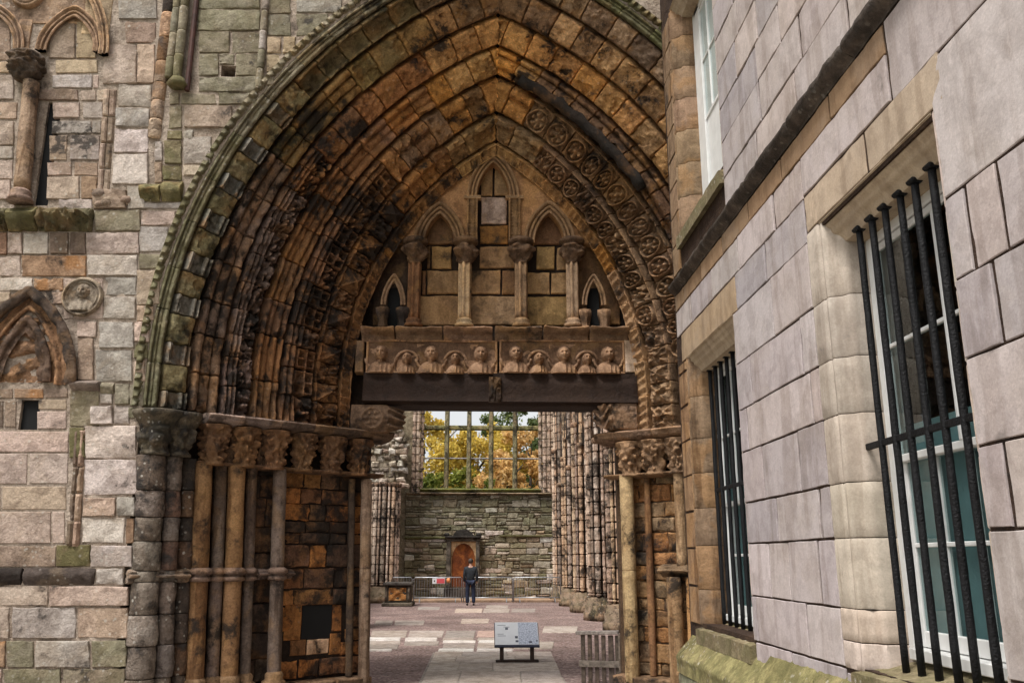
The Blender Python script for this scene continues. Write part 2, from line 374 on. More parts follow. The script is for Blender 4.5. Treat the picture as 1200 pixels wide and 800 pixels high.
# ---- facing stones of the front, surveyed course by course  (x0,y0,x1,y1,colour[,protrusion])
WALL = '''
-12 686 56 710 p|57 686 150 710 p|-12 711 11 748 p|13 711 89 748 g|90 711 149 748 t|-12 750 6 782 o|7 750 39 782 q|41 750 105 782 g|107 750 148 782 q
-12 783 1 806 p|3 783 72 806 q|74 783 147 806 q|-12 807 36 836 g|38 807 100 836 p|102 807 146 836 q|-12 838 64 872 q|66 838 144 872 g|-12 873 30 906 g|32 873 90 906 q|92 873 142 906 q
112 665 145 685 g|81 500 100 537 m|65 638 106 664 m|99 498 160 537 l|97 538 160 580 l|96 582 135 605 t|136 582 158 605 g|95 606 146 636 l|147 606 157 636 o|106 638 155 664 l
117 461 132 474 g|81 456 116 500 q|106 475 132 497 l .02|133 475 152 497 g|134 449 152 474 q
123 324 160 346 g|121 347 159 374 g|115 376 157 408 g|111 409 155 447 g|90 376 113 395 p|90 396 110 446 b|102 299 161 323 l|25 299 101 324 o|-10 299 24 323 p|-10 325 38 341 l|40 325 74 341 o|-10 342 12 358 t|60 342 74 356 t
-10 272 8 298 r|8 272 26 298 p|27 272 57 298 l|58 272 80 298 d|81 272 100 298 d|100 272 163 298 p|110 246 165 271 q|165 246 206 264 p
68 233 108 245 l|108 222 148 245 b .03|149 218 170 245 g
138 -4 184 23 g|146 25 183 50 b|120 52 160 98 p .01|160 52 181 98 t|138 99 178 125 g|135 126 175 149 g|133 151 174 179 l|131 180 173 216 l
163 265 197 295 g|162 296 191 315 q|160 316 187 357 t|160 358 180 376 t|157 377 175 400 p|156 401 173 420 e|156 421 170 447 t|152 450 168 476 q|150 477 166 490 q
232 -6 305 10 q|232 11 305 36 q|232 37 269 62 q|271 37 305 62 q|232 63 256 89 q|276 63 305 89 q|257 63 275 76 q|232 90 303 108 q
312 -6 340 16 q|312 17 341 42 q|312 43 330 62 y|331 43 346 62 y|347 -6 400 15 g|346 16 385 42 q|312 63 328 84 y|312 85 322 100 q
198 108 210 122 q|212 108 254 122 q|256 108 300 122 q|197 123 213 150 q|215 123 272 150 t|195 152 213 163 m|214 152 227 163 g|192 164 213 192 m|214 160 248 192 g|190 193 213 212 m|214 193 236 206 c
165 237 212 245 g|176 216 190 236 p|181 190 190 214 t|181 165 190 189 g'''
def wall_quad(x0, y0, x1, y1, Y): return [onY(x0, y1, Y), onY(x1, y1, Y), onY(x1, y0, Y), onY(x0, y0, Y)]
def wallstones(txt, Y, parent, mat, nrm=(0, -1, 0), name='stone', **kw):
    for it in txt.replace('\n', '|').split('|'):
        a = it.split()
        if len(a) < 5: continue
        k = dict(kw); 
        x0, y0, x1, y1 = map(float, a[:4])
        if len(a) > 5: k['prot'] = float(a[5]); k['rough'] = .03
        if a[4] == 'l': k.setdefault('rough', .01)
        j = lambda: random.uniform(-1.0, 1.0)
        q = [onY(x0 + j() * .6, y1 + j() * .6, Y), onY(x1 + j() * .6, y1 + j() * .6, Y), onY(x1 + j() * .6, y0 + j() * .6, Y), onY(x0 + j() * .6, y0 + j() * .6, Y)]
        k.setdefault('prot', random.uniform(-.004, .014))
        stone(parent, q, nrm, jit(COLS[a[4]], .1), M_OCHRE if a[4] in 'or' and mat is M_WALL else mat, name, **k)
wallstones(WALL, FY, front, M_WALL, wob=.014, rough=.012, bev=.008, n=9, gap=.012, chip=.02)
# the same masonry carried on beyond the picture
def fill_courses(parent, xa, xb, za, zb, Y, mat, cols, skip=None, hmin=.24, hmax=.4):
    z = za
    while z < zb - .05:
        h = min(random.uniform(hmin, hmax), zb - z); x = xa; xe = xb(z + h / 2) if callable(xb) else xb
        if zb - z - h < .12: h = zb - z
        while x < xe - .02:
            w = min(random.uniform(.35, .8), xe - x)
            if xe - x - w < .2: w = xe - x
            if skip is None or not skip(x, x + w, z, z + h):
                stone(parent, [(x, Y, z), (x + w, Y, z), (x + w, Y, z + h), (x, Y, z + h)], (0, -1, 0), jit(random.choice(cols), .15), mat, prot=random.uniform(0, .015), n=3, rough=.012, name='outer_stone')
            x += w
        z += h
def left_edge(z):
    y = min(range(-20, 900, 10), key=lambda v: abs(onY(-12, v, FY)[2] - z)); return float(onY(-12.5, y, FY)[0])
fill_courses(front, -8.4, left_edge, 0, 9.8, FY, M_WALL, [PINK, GREY, GGREY, TAN, LGREY])
hood_r = lambda x0, x1, z0, z1: any(math.hypot(AC + abs(x - X0), z - ZS) < 4.36 + AC for x in (x0, x1) for z in (z0,) if z > ZS)
fill_courses(front, -6.6, 2.4, 9.78, 11.6, FY, M_WALL, [GREY, GGREY, GREEN, TAN], skip=hood_r)

def knobs(n, seed, amp, kr=(.06, .12), tr=(.16, .34), klo=.05, khi=.95, holes=.5):
    """clustered leaf knobs and drilled hollows over a turned surface (theta, k)"""
    rg = np.random.default_rng(seed); T0 = rg.uniform(0, 2 * math.pi, n); K0 = rg.uniform(klo, khi, n); A = np.where(rg.random(n) < holes, -1.0, 1.1) * rg.uniform(.6, 1.0, n); st = rg.uniform(*tr, n); sk = rg.uniform(*kr, n); tw = rg.uniform(-1.5, 1.5, n)
    def f(T, K):
        r = 0
        for t0, k0, a, s1, s2, w in zip(T0, K0, A, st, sk, tw):
            d = (T - t0 + math.pi + w * (K - k0)) % (2 * math.pi) - math.pi; r = r + a * np.exp(-(d / s1) ** 2 - ((K - k0) / s2) ** 2)
        return amp * np.tanh(1.8 * r) * np.clip(np.sin(np.clip(K, 0, 1) * math.pi) * 2, 0, 1)
    return f
def knobs_uv(n, seed, amp, ru=(.07, .14), holes=.45):
    rg = np.random.default_rng(seed); u0 = rg.uniform(0, 1, n); v0 = rg.uniform(.1, .95, n); A = np.where(rg.random(n) < holes, -1.0, 1.1) * rg.uniform(.6, 1.0, n); sa = rg.uniform(*ru, n); sb = sa * rg.uniform(.35, .8, n); an = rg.uniform(0, 3.14, n)
    def f(U, V):
        r = 0
        for u, v, a, p, q, w in zip(u0, v0, A, sa, sb, an):
            du, dv = U - u, V - v; x = du * math.cos(w) + dv * math.sin(w); y = dv * math.cos(w) - du * math.sin(w); r = r + a * np.exp(-(x / p) ** 2 - (y / q) ** 2)
        return amp * np.tanh(1.8 * r)
    return f
# ---- weathered string courses and ledges
def ledge(parent, xa, xb, z0, z1, Y, proj, col, mat, name='string_course', amp=.014, hf=None, nu=None, slope=.5):
    w = xb - xa
    def fn(U, V):
        z = z0 + (z1 - z0) * V; y = Y - proj * np.sin(np.clip(V * (1 + slope), 0, 1) * math.pi * .5) * (1 - .75 * np.clip((V - .7) / .3, 0, 1))
        P = np.stack([xa + w * U, y, z], -1); Nn = np.zeros_like(P); Nn[..., 1] = -.85; Nn[..., 2] = .5 * (V - .4) * 2; return P, Nn / np.linalg.norm(Nn, axis=-1, keepdims=True)
    return patch(parent, fn, nu or max(6, int(w / .04)), 10, col, mat, name, back=.15, amp=amp, freq=8, hfn=hf)
def px_ledge(x0, x1, y0, y1, proj, col, mat, **k):
    a = onY(x0, (y0 + y1) / 2, FY); b = onY(x1, (y0 + y1) / 2, FY); t = onY((x0 + x1) / 2, y0, FY); bo = onY((x0 + x1) / 2, y1, FY)
    return ledge(front, a[0], b[0], bo[2], t[2], FY + .01, proj, col, mat, **k)
px_ledge(-12, 26, 665, 685, .05, jit(BLK), M_WALL); px_ledge(27, 110.5, 665, 685, .05, S(84, 74, 68), M_WALL)
leafy = knobs_uv(110, 5, .06, (.025, .055))
px_ledge(-12, 10, 245, 271, .16, S(104, 96, 74, .6), M_CARVE, hf=leafy, nu=24); px_ledge(11, 45, 245, 271, .16, S(112, 104, 76, .7), M_CARVE, amp=.035)
px_ledge(46, 109, 245, 271, .17, S(104, 96, 76, .45), M_CARVE, hf=leafy, nu=60)
px_ledge(165, 189, 216, 236, .12, S(118, 112, 80, .8), M_ARCH, amp=.025); px_ledge(190, 214, 213, 236, .11, S(124, 116, 84, .8), M_ARCH, amp=.025)
px_ledge(84, 118, 446, 458, .12, S(140, 126, 116), M_WALL); px_ledge(118, 134, 448, 461, .05, GGREY, M_WALL)

# ---- pointed arch mouldings (blind arcades, tympanum)
def small_arch(parent, cx, zs, half, rise, Y, width, depth, col, mat, name, hf, nu=26, nv=12, amp=.006, frm=0.0, to=1.0, cz=None):
    """moulding of 'width' round an opening of half-span 'half' (to the moulding's inner edge)"""
    r = (half * half + rise * rise) / (2 * half); c = r - half
    def fn(U, V):
        Q = frm + (to - frm) * U
        left = Q < .5; p = np.where(left, Q * 2, (1 - Q) * 2); rr = r + width * (1 - V)
        thm = np.arccos(np.clip(c / rr, -1, 1)); th = p * thm
        sx = np.where(left, -1, 1); x = cx + sx * (rr * np.cos(th) - c); z = zs + rr * np.sin(th)
        P = np.stack([x, np.full_like(x, Y), z], -1); Nn = np.zeros_like(P)
        k = (V - .45) * 1.3
        Nn[..., 0] = -sx * np.cos(th) * k; Nn[..., 2] = -np.sin(th) * k; Nn[..., 1] = -1
        return P, Nn / np.linalg.norm(Nn, axis=-1, keepdims=True)
    return patch(parent, fn, nu, nv, col, mat, name, back=depth, amp=amp, freq=12, hfn=hf, edge_drop=0)
lobe = lambda v, c, w: np.sqrt(np.clip(1 - ((v - c) / w) ** 2, 0, 1))
def two_rolls(h): return lambda U, V: h * (.9 * lobe(V, .25, .22) + .75 * lobe(V, .72, .2) - .25)
def three_rolls(h): return lambda U, V: h * (.9 * lobe(V, .17, .16) + .75 * lobe(V, .5, .14) + .6 * lobe(V, .82, .15) - .2)

# lower niche (trefoil-headed, filled in)
def niche_pt(x, y): p = onY(x, y, FY); return p[0], p[2]
nx, nz = niche_pt(38, 342); bx, bz = niche_pt(91, 446); half = bx - nx - .13
small_arch(front, nx, bz - .05, half + .02, nz - bz - .03, FY - .05, .11, .2, S(92, 78, 68), M_CARVE, 'hood_mould', lambda U, V: .07 * lobe(V, .45, .5) + .012 * np.sin(U * 60), amp=.03, nu=60)
small_arch(front, nx, bz - .05, half - .14, nz - bz - .18, FY - .01, .13, .2, S(158, 122, 92), M_CARVE, 'arch_moulding', lambda U, V: .035 * lobe(V, .75, .2) - .02 * lobe(V, .35, .3), amp=.02, nu=50)
small_arch(front, nx + .02, bz - .02, half * .42, (nz - bz) * .58, FY - .02, .13, .2, S(104, 84, 70), M_CARVE, 'trefoil_arch', lambda U, V: .05 * lobe(V, .3, .3) + .05 * np.abs(np.sin(U * 15)) * V, amp=.03, nu=60)
# spandrel carving inside the hood
def blob_fn(x0, z0, x1, z1, Y):
    def fn(U, V):
        P = np.stack([x0 + (x1 - x0) * U, np.full_like(U, Y), z0 + (z1 - z0) * V], -1); Nn = np.zeros_like(P); Nn[..., 1] = -1; return P, Nn
    return fn
def front_patch(parent, x0, z0, x1, z1, Y, hf, col, mat, name, nu=20, nv=20, amp=.02, back=.12, freq=10):
    return patch(parent, blob_fn(x0, z0, x1, z1, Y), nu, nv, col, mat, name, back=back, amp=amp, freq=freq, hfn=hf, edge_drop=.01)
front_patch(front, nx - half * .8, bz - .02, nx + half * .8, bz + .5, FY + .012, knobs_uv(30, 2, .03), S(140, 108, 82), M_CARVE, 'carved_spandrel', 40, 30, .02)
front_patch(front, nx - .3, bz + .5, nx + .3, bz + .8, FY + .014, knobs_uv(16, 3, .03), S(140, 108, 82), M_CARVE, 'carved_spandrel', 24, 14, .02)
NICHE = '''5 469 19 500 b|-12 469 4 500 d|16 455 51 467 o|-12 455 15 467 b|52 455 80 466 b|44 467 78 480 t|43 481 78 503 p
-12 505 80 530 p|-12 531 32 567 p|34 531 80 567 p|-12 569 1 597 p|2 569 78 597 t|-12 599 60 637 p|61 599 76 637 p|-12 639 66 664 b'''
wallstones(NICHE, FY + .009, front, M_WALL, wob=.004, bev=.006, rough=.004, gap=.012, prot=0)
for (ya, yb), (xa, xb) in (((503, 546), (86, 99)), ((546, 578), (84.5, 98)), ((578, 610), (81, 96)), ((610, 640), (78, 94))):
    w = xb - xa; d = 1.6
    for u, v, pr_, c_ in ((0, .48, .02, S(120, 104, 90)), (.5, 1.0, .035, S(176, 150, 130))):
        stone(front, [onY(xa + w * u - d, yb, FY), onY(xa + w * v - d, yb, FY), onY(xa + w * v + d * .3, ya, FY), onY(xa + w * u + d * .3, ya, FY)], (0, -1, 0), jit(c_, .08), M_WALL, 'jamb_stone', prot=pr_, bev=.03, gap=.004, rough=.014, chip=.03)
# upper blind arcade
UP = '''65 70 115 86 y|61 88 108 104 l|109 88 116 104 p|44 105 92 118 b .02|94 105 113 118 p|114 105 123 118 t|61 119 94 139 p|96 119 121 139 g|60 141 107 157 g|108 141 119 157 g|57 158 79 188 t|81 158 117 188 g
55 190 84 206 p|86 190 115 206 b|54 207 93 234 t|94 207 114 234 o|58 26 88 69 b|89 26 113 69 y|-12 72 13 86 y|-12 88 17 117 p|-12 119 20 140 t|-12 142 17 170 p|-12 171 16 186 g|-12 187 15 210 p|-12 211 13 234 p|-12 20 13 71 b'''
wallstones(UP, FY + .008, front, M_WALL, wob=.012, bev=.008, rough=.006, gap=.014)
cx, cz = niche_pt(83, 62); _, az = niche_pt(83, 22); _, az2 = niche_pt(83, 4)
hb = niche_pt(120, 62)[0] - cx
small_arch(front, cx, cz, hb * .72, az - cz, FY - .04, .15, .3, S(160, 132, 108), M_TYMP, 'arcade_arch', three_rolls(.06), amp=.014, nu=30)
cx0 = niche_pt(-10, 62)[0]
small_arch(front, cx0, cz, hb * .72, az - cz, FY - .04, .15, .3, S(160, 134, 112), M_TYMP, 'arcade_arch', three_rolls(.06), amp=.014, nu=30)
rx, rz = niche_pt(33, -6)
def ring_fn(cx, cz, r0, r1, Y):
    def fn(U, V):
        a = U * 2 * math.pi; r = r1 + (r0 - r1) * V
        P = np.stack([cx + r * np.cos(a), np.full_like(a, Y), cz + r * np.sin(a)], -1); Nn = np.zeros_like(P); Nn[..., 1] = -1; return P, Nn
    return fn
patch(front, ring_fn(rx, rz, .1, .22, FY - .03), 40, 10, S(150, 124, 100), M_TYMP, 'roundel', back=.12, hfn=two_rolls(.04), edge_drop=0)
front_patch(front, cx0, cz + .45, cx + .1, cz + 1.1, FY + .01, None, S(165, 140, 118), M_TYMP, 'spandrel_stone', 26, 14, .02)
front_patch(front, niche_pt(26, 0)[0], cz + .05, niche_pt(42, 0)[0], cz + .5, FY + .0, None, S(165, 140, 118), M_TYMP, 'spandrel_stone', 10, 12, .015)
front_patch(front, cx + .1, cz + .3, niche_pt(132, 0)[0], cz + 1.1, FY + .0, None, YEL, M_TYMP, 'spandrel_stone', 14, 14, .02)
small_arch(front, niche_pt(40, 0)[0], cz - .05, niche_pt(126, 0)[0] - niche_pt(40, 0)[0], 1.5, FY - .05, .14, .3, S(168, 140, 112), M_TYMP, 'arcade_arch', three_rolls(.07), amp=.016, nu=30, frm=.5)
kx, kz = niche_pt(35, 84)
lump = knobs(140, 3, .045, (.03, .07), (.1, .22))
lathe(front, kx, FY - .1, [(np.interp(k, [0, .2, .4, .58, .65, .75, .9, 1], [.1, .17, .21, .2, .17, .22, .22, .16]), kz - .2 + .4 * k) for k in np.linspace(0, 1, 26)], S(96, 84, 74), M_CARVE, 'capital', 44, .02, 14, relief=lump)
sx_, sz_ = niche_pt(28, 235); sx2, sz2 = niche_pt(34, 100)
lathe(front, sx_, FY - .08, shaft_prof(.1, sz_ + .1, sz2, .14), S(176, 150, 126), M_SHAFT, 'column_shaft', 16, lean=((sx2 - sx_) / (sz2 - sz_) * .6, 0))
lathe(front, sx_, FY - .08, [(.16, sz_ - .06), (.15, sz_), (.11, sz_ + .03), (.13, sz_ + .07), (.1, sz_ + .11)], S(160, 136, 122), M_SHAFT, 'column_base', 16, .012)
# jamb strip of the upper niche (drum by drum), brown pilaster and green twin shafts beside the doorway
def drums(parent, x, y, r, zs_, cols, mat, name='drum', n=14, amp=.012, rv=.0, lean=(0, 0)):
    z0 = zs_[0]
    for a, b in zip(zs_[:-1], zs_[1:]):
        rr = r * (1 + random.uniform(-rv, rv))
        pf = [(rr * .93, a + .003), (rr, a + .02)] + [(rr, a + .02 + (b - a - .04) * k / 3) for k in (1, 2)] + [(rr, b - .02), (rr * .93, b - .003)]
        lathe(parent, x + lean[0] * (a - z0), y + lean[1] * (a - z0), pf, jit(random.choice(cols), .15), mat, name, n, amp, 9, lean=lean)
zz = lambda y, x=150: onY(x, y, FY)[2]
for (xa, xb), (ya, yb), c_ in (((114, 122), (198, 229), TAN), ((115.5, 124), (168, 197), PINK), ((117.5, 127), (137, 167), TAN), ((120, 129), (105, 136), TAN)):
    d = (yb - ya) * .06
    for k, (u, v, pr_) in enumerate(((0, .55, .022), (.55, 1.2, .008))):
        w = xb - xa + 3; q = [onY(xa + w * u, yb, FY), onY(xa + w * v, yb, FY), onY(xa + w * v + d, ya, FY), onY(xa + w * u + d, ya, FY)]
        stone(front, q, (0, -1, 0), jit(c_ if k == 0 else BROWN, .1), M_WALL, 'jamb_stone', prot=pr_, bev=.02, gap=.006, rough=.012)
def cuts(ylist, x): return [onY(x, y, FY)[2] for y in ylist]
drums(front, niche_pt(189, 80)[0], FY + .055, .1, cuts([162, 140, 118, 97, 72, 44, 15, -12], 189), [S(74, 62, 54), TAN, BROWN, S(70, 60, 54), ORANGE], M_ARCH)
drums(front, niche_pt(204, 50)[0], FY - .04, .055, cuts([94, 70, 42, 13, -12], 204), [GGREY, GREEN], M_WALL)
drums(front, niche_pt(214, 50)[0], FY - .06, .06, cuts([94, 68, 40, 12, -12], 214), [GGREY, GREEN], M_WALL)
lathe(front, niche_pt(210, 98)[0], FY - .05, [(.1, zz(104)), (.14, zz(101)), (.11, zz(97)), (.08, zz(93))], MOSS, M_WALL, 'shaft_base', 14, .015)
mb = MB(); c_ = niche_pt(225, 60); mb.tube([(c_[0], FY - .03, zz(108, 225)), (c_[0], FY - .03, zz(-14, 225))], .035, 10); mb.build('rain_pipe', plain_mat('rusty_pipe', (.09, .035, .025), .7, bump=.4, var=.3), front)
drums(front, niche_pt(308, 50)[0], FY - .01, .05, cuts([104, 82, 60, 38, 14, -12], 308), [GGREY, GREY], M_WALL)
# rubble lumps in the broken string
for k in range(9):
    x_, z_ = niche_pt(random.uniform(108, 150), random.uniform(224, 240)); r_ = random.uniform(.05, .11)
    lathe(front, x_, FY + .02, [(r_ * .2, z_ - r_ * .7), (r_ * .8, z_ - r_ * .4), (r_, z_), (r_ * .7, z_ + r_ * .5), (r_ * .1, z_ + r_ * .7)], jit(BROWN, .3), M_WALL, 'rubble', 9, .03, 12)

# ---- portrait medallion
def bust(x, y):
    g = lambda cx, cy, sx, sy, a: a * np.exp(-((x - cx) / sx) ** 2 - ((y - cy) / sy) ** 2)
    el = lambda cx, cy, rx, ry, h: h * np.sqrt(np.clip(1 - ((x - cx) / rx) ** 2 - ((y - cy) / ry) ** 2, 0, 1))
    fold = 1 + .1 * np.sin(14 * x + 6 * np.abs(x)) * (y < -.35)
    h = np.maximum(el(0, -.95, .92, .8, .4) * fold, el(0, -.2, .2, .3, .34))
    h = np.maximum(h, el(0, .36, .47, .52, .34) * (1 + .12 * np.sin(9 * np.arctan2(y - .3, x))))
    m_ = el(0, .26, .33, .45, 1)
    face = .42 * np.sqrt(m_) + .1 * (m_ > 0)
    face = face + g(0, .2, .06, .15, .13) - g(-.14, .34, .085, .06, .14) - g(.14, .34, .085, .06, .14) - g(0, .0, .12, .03, .09) + g(0, -.09, .1, .06, .05)
    return np.maximum(h, face)
mx_, mz_ = niche_pt(97, 348); MR = .255
def disc_fn(U, V):
    a = U * 2 * math.pi; r = MR * (1 - V) + .001
    P = np.stack([mx_ + r * np.cos(a), np.full_like(a, FY - .02), mz_ + r * np.sin(a)], -1); Nn = np.zeros_like(P); Nn[..., 1] = -1; return P, Nn
def med_h(U, V):
    a = U * 2 * math.pi; r = 1 - V
    rim = .035 * lobe(r, .9, .1) + .02 * lobe(r, .74, .05)
    return rim + .18 * MR * 0 * r
med = patch(front, disc_fn, 48, 16, S(160, 148, 132), M_TYMP, 'medallion', back=.06, amp=.006, hfn=med_h, edge_drop=0)
def relief_fn(parent, cx, cz, sx, sz, Y, hs_, col, mat, name, nu=34, nv=38, amp=.004):
    def fn(U, V):
        P = np.stack([cx + sx * (U * 2 - 1), np.full_like(U, Y), cz + sz * (V * 2 - 1)], -1); Nn = np.zeros_like(P); Nn[..., 1] = -1; return P, Nn
    return patch(parent, fn, nu, nv, col, mat, name, back=.02, amp=amp, freq=18, hfn=lambda U, V: hs_ * bust(U * 2 - 1, V * 2 - 1) - .012, edge_drop=.004)
relief_fn(med, mx_ + .005, mz_ + .005, .185, .19, FY - .02, .17, S(166, 154, 138), M_TYMP, 'carved_head', 48, 50, .003)
medq = wall_quad(73, 325, 121, 374, FY); stone(front, medq, (0, -1, 0), PINK, M_WALL, prot=-.01)

# ============================================================ the doorway: orders of voussoirs
def order_fn(side, so, si, yo, yi, t0, t1, rr):
    ds, dy = so - si, yi - yo; L = math.hypot(ds, dy)
    def fn(U, V):
        s = so + (si - so) * V; Y = yo + dy * V; t = t0 + (t1 - t0) * U
        x, z, ix, iz = arch_xz(side, s, t, rr)
        P = np.stack([x, Y, z], -1); a, b = dy / L, ds / L
        return P, np.stack([ix * a, np.full_like(Y, -b), iz * a], -1)
    return fn
# relief of the different kinds of voussoir: U along the arch, V from outer to inner edge
def h_block(d=.07, sk=0): return lambda U, V: d * (1 - np.abs(2 * V - 1) ** 5) * (1 - .25 * np.abs(2 * U - 1) ** 6) + sk * (V - .5)
def h_roll(d=.13): return lambda U, V: d * .5 * lobe(V, .14, .13) + d * lobe(V, .5, .2) + d * .45 * lobe(V, .84, .13) - .03
def h_roll2(d=.11): return lambda U, V: d * .95 * lobe(V, .28, .2) + d * .9 * lobe(V, .72, .19) - .035
def h_ribs(d=.08, n=4, deep=.05): return lambda U, V: d * np.sqrt(np.clip(1 - (((V * n) % 1) * 2 - 1) ** 2, 0, 1)) * (.75 + .35 * np.sin(np.floor(V * n) * 2.7 + 1)) - deep
def h_mixed(d=.08, carve=None):
    return lambda U, V: np.where(V < .34, d * np.sqrt(np.clip(1 - (((V / .17) % 1) * 2 - 1) ** 2, 0, 1)) - .03, carve(U, (V - .34) / .66))
def h_shafts(d=.09):
    return lambda U, V: .02 + d * lobe(V, .15, .12) * (1 - .3 * np.abs(2 * U - 1) ** 4) + d * .8 * lobe(V, .72, .09) + d * .9 * lobe(V, .92, .08) + .012 * np.sin(V * 60) * (V < .28)
def h_hollow(d=.08): return lambda U, V: d * .9 * lobe(V, .12, .13) + d * .6 * lobe(V, .9, .1) - .05 * lobe(V, .5, .3)
def h_rosette(d=.09, k=5, ph=0.0):
    def f(U, V):
        x = (U - .5) * 2; y = (V - .56) * 2.5; r = np.hypot(x, y); a = np.arctan2(y, x)
        pet = .5 + .5 * np.cos(k * a + ph + 1.2 * np.sin(3 * r))
        h = .75 * np.exp(-((r - .84 - .03 * np.sin(3 * a + ph)) / .11) ** 2) * (.85 + .25 * np.sin(2 * a + ph * 2)) - .35 * np.exp(-((r - .66) / .07) ** 2) + (.7 * np.exp(-((r - .46) / .2) ** 2) * pet) + .75 * np.exp(-(r / .2) ** 2)
        h = h + .3 * np.exp(-((r - .6) / .1) ** 2) * (.5 + .5 * np.cos(2 * k * a))
        return d * h - .03 + d * .9 * lobe(V, .06, .07)
    return f
def h_foliage(d=.08, seed=0):
    def f(U, V):
        x = U * 5.1 + seed * 3.7; y = V * 5.7 + seed * 1.9
        h = knobs_uv(26, seed + 11, 1.0)(U, V) + .4
        return d * (.75 * h) * np.clip(np.sin(np.clip((V - .12) / .85, 0, 1) * math.pi) * 1.6, 0, 1) - .025 + d * .9 * lobe(V, .06, .07)
    return f
def h_cross(d=.12):
    def f(U, V):
        x = (U - .5) * 2; y = (V - .5) * 2; fr = np.maximum(np.abs(x), np.abs(y)); bar = np.maximum(np.exp(-(x / .16) ** 2), np.exp(-(y / .16) ** 2)); bx = np.exp(-((fr - .8) / .14) ** 2); cc = np.exp(-((x * x + y * y) / .09))
        return d * np.clip(np.maximum(np.maximum(bar, bx), cc), 0, 1) - .08
    return f
def h_dogtooth(d=.1):
    def f(U, V):
        x = np.abs((U - .5) * 2); y = np.abs((V - .55) * 2.3); pyr = np.clip(1 - np.maximum(x, y), 0, 1)
        groove = np.exp(-((x - y) / .12) ** 2)
        return d * (pyr * 1.1 + .45 * groove * np.clip(1.3 - x, 0, 1) * (y < 1)) - .02 + d * .7 * lobe(V, .05, .06)
    return f
def h_zigzag(d=.05, n=4):
    return lambda U, V: d * (.9 * np.abs(((U * n + .5 * V) % 1) * 2 - 1) * np.clip(np.sin(V * math.pi) * 1.5, 0, 1)) + d * .6 * lobe(V, .93, .08) + d * .6 * lobe(V, .07, .08) - .01
def h_hood(n):
    def f(U, V):
        saw = ((U * n) % 1); tri = np.clip(1 - np.abs(V - .2) / .2 * 1.0, 0, 1)
        leaf = .075 * (1 - saw) * np.clip(1 - (np.abs(V - .1 - .16 * saw) / .17) ** 2, 0, 1)
        return leaf + .06 * lobe(V, .5, .09) + .05 * lobe(V, .68, .08) + .075 * lobe(V, .88, .13) - .02
    return f
ORD = {'hood': (4.46, 4.21, 10.46, 10.60), 'C': (4.22, 3.94, 10.62, 10.85), 'B': (3.94, 3.60, 10.85, 11.12), 'A': (3.60, 3.28, 11.12, 11.38),
       'R': (3.28, 2.96, 11.38, 11.63), 'O3': (2.96, 2.56, 11.63, 11.95), 'O2': (2.56, 2.24, 11.95, 12.21), 'rib': (2.24, 2.10, 12.21, 12.32)}
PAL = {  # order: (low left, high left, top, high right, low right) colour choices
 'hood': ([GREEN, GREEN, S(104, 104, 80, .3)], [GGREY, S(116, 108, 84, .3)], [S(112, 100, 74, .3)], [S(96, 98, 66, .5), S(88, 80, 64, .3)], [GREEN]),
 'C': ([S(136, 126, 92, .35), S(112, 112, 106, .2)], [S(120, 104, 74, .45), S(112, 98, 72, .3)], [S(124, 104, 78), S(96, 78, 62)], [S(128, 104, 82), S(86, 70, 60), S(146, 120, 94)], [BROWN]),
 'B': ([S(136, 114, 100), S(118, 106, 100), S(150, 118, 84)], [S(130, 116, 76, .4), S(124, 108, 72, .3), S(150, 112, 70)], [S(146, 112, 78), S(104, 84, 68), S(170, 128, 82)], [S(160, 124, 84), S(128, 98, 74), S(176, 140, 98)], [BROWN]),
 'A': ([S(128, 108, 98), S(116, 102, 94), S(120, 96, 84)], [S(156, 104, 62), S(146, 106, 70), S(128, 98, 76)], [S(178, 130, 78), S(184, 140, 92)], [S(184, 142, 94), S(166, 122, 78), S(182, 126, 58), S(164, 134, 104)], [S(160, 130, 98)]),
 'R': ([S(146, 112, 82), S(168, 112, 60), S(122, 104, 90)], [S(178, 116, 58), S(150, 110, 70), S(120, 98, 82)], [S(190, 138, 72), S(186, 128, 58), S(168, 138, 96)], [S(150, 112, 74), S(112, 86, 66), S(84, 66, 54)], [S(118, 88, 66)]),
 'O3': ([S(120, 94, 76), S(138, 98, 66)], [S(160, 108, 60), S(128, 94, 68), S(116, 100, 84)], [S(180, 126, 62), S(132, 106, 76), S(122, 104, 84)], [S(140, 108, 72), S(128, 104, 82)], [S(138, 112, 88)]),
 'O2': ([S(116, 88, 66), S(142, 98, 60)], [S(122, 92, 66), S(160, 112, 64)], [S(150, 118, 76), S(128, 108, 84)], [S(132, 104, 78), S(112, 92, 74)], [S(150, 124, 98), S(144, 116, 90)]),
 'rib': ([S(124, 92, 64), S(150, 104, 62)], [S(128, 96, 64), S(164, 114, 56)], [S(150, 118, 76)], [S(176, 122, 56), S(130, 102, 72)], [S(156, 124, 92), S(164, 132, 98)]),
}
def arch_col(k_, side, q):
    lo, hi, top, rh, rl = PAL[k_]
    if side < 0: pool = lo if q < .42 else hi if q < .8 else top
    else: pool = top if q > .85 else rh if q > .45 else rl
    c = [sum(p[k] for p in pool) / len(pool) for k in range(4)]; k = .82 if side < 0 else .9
    k *= 1.2 if q < .6 else 1.75; c = mixc(tuple(c), random.choice(pool), .28 if (side < 0 and q < .6 and k_ not in ('C',)) else .5); return jit((c[0] * k, c[1] * k, c[2] * k, c[3]), .1, .03)
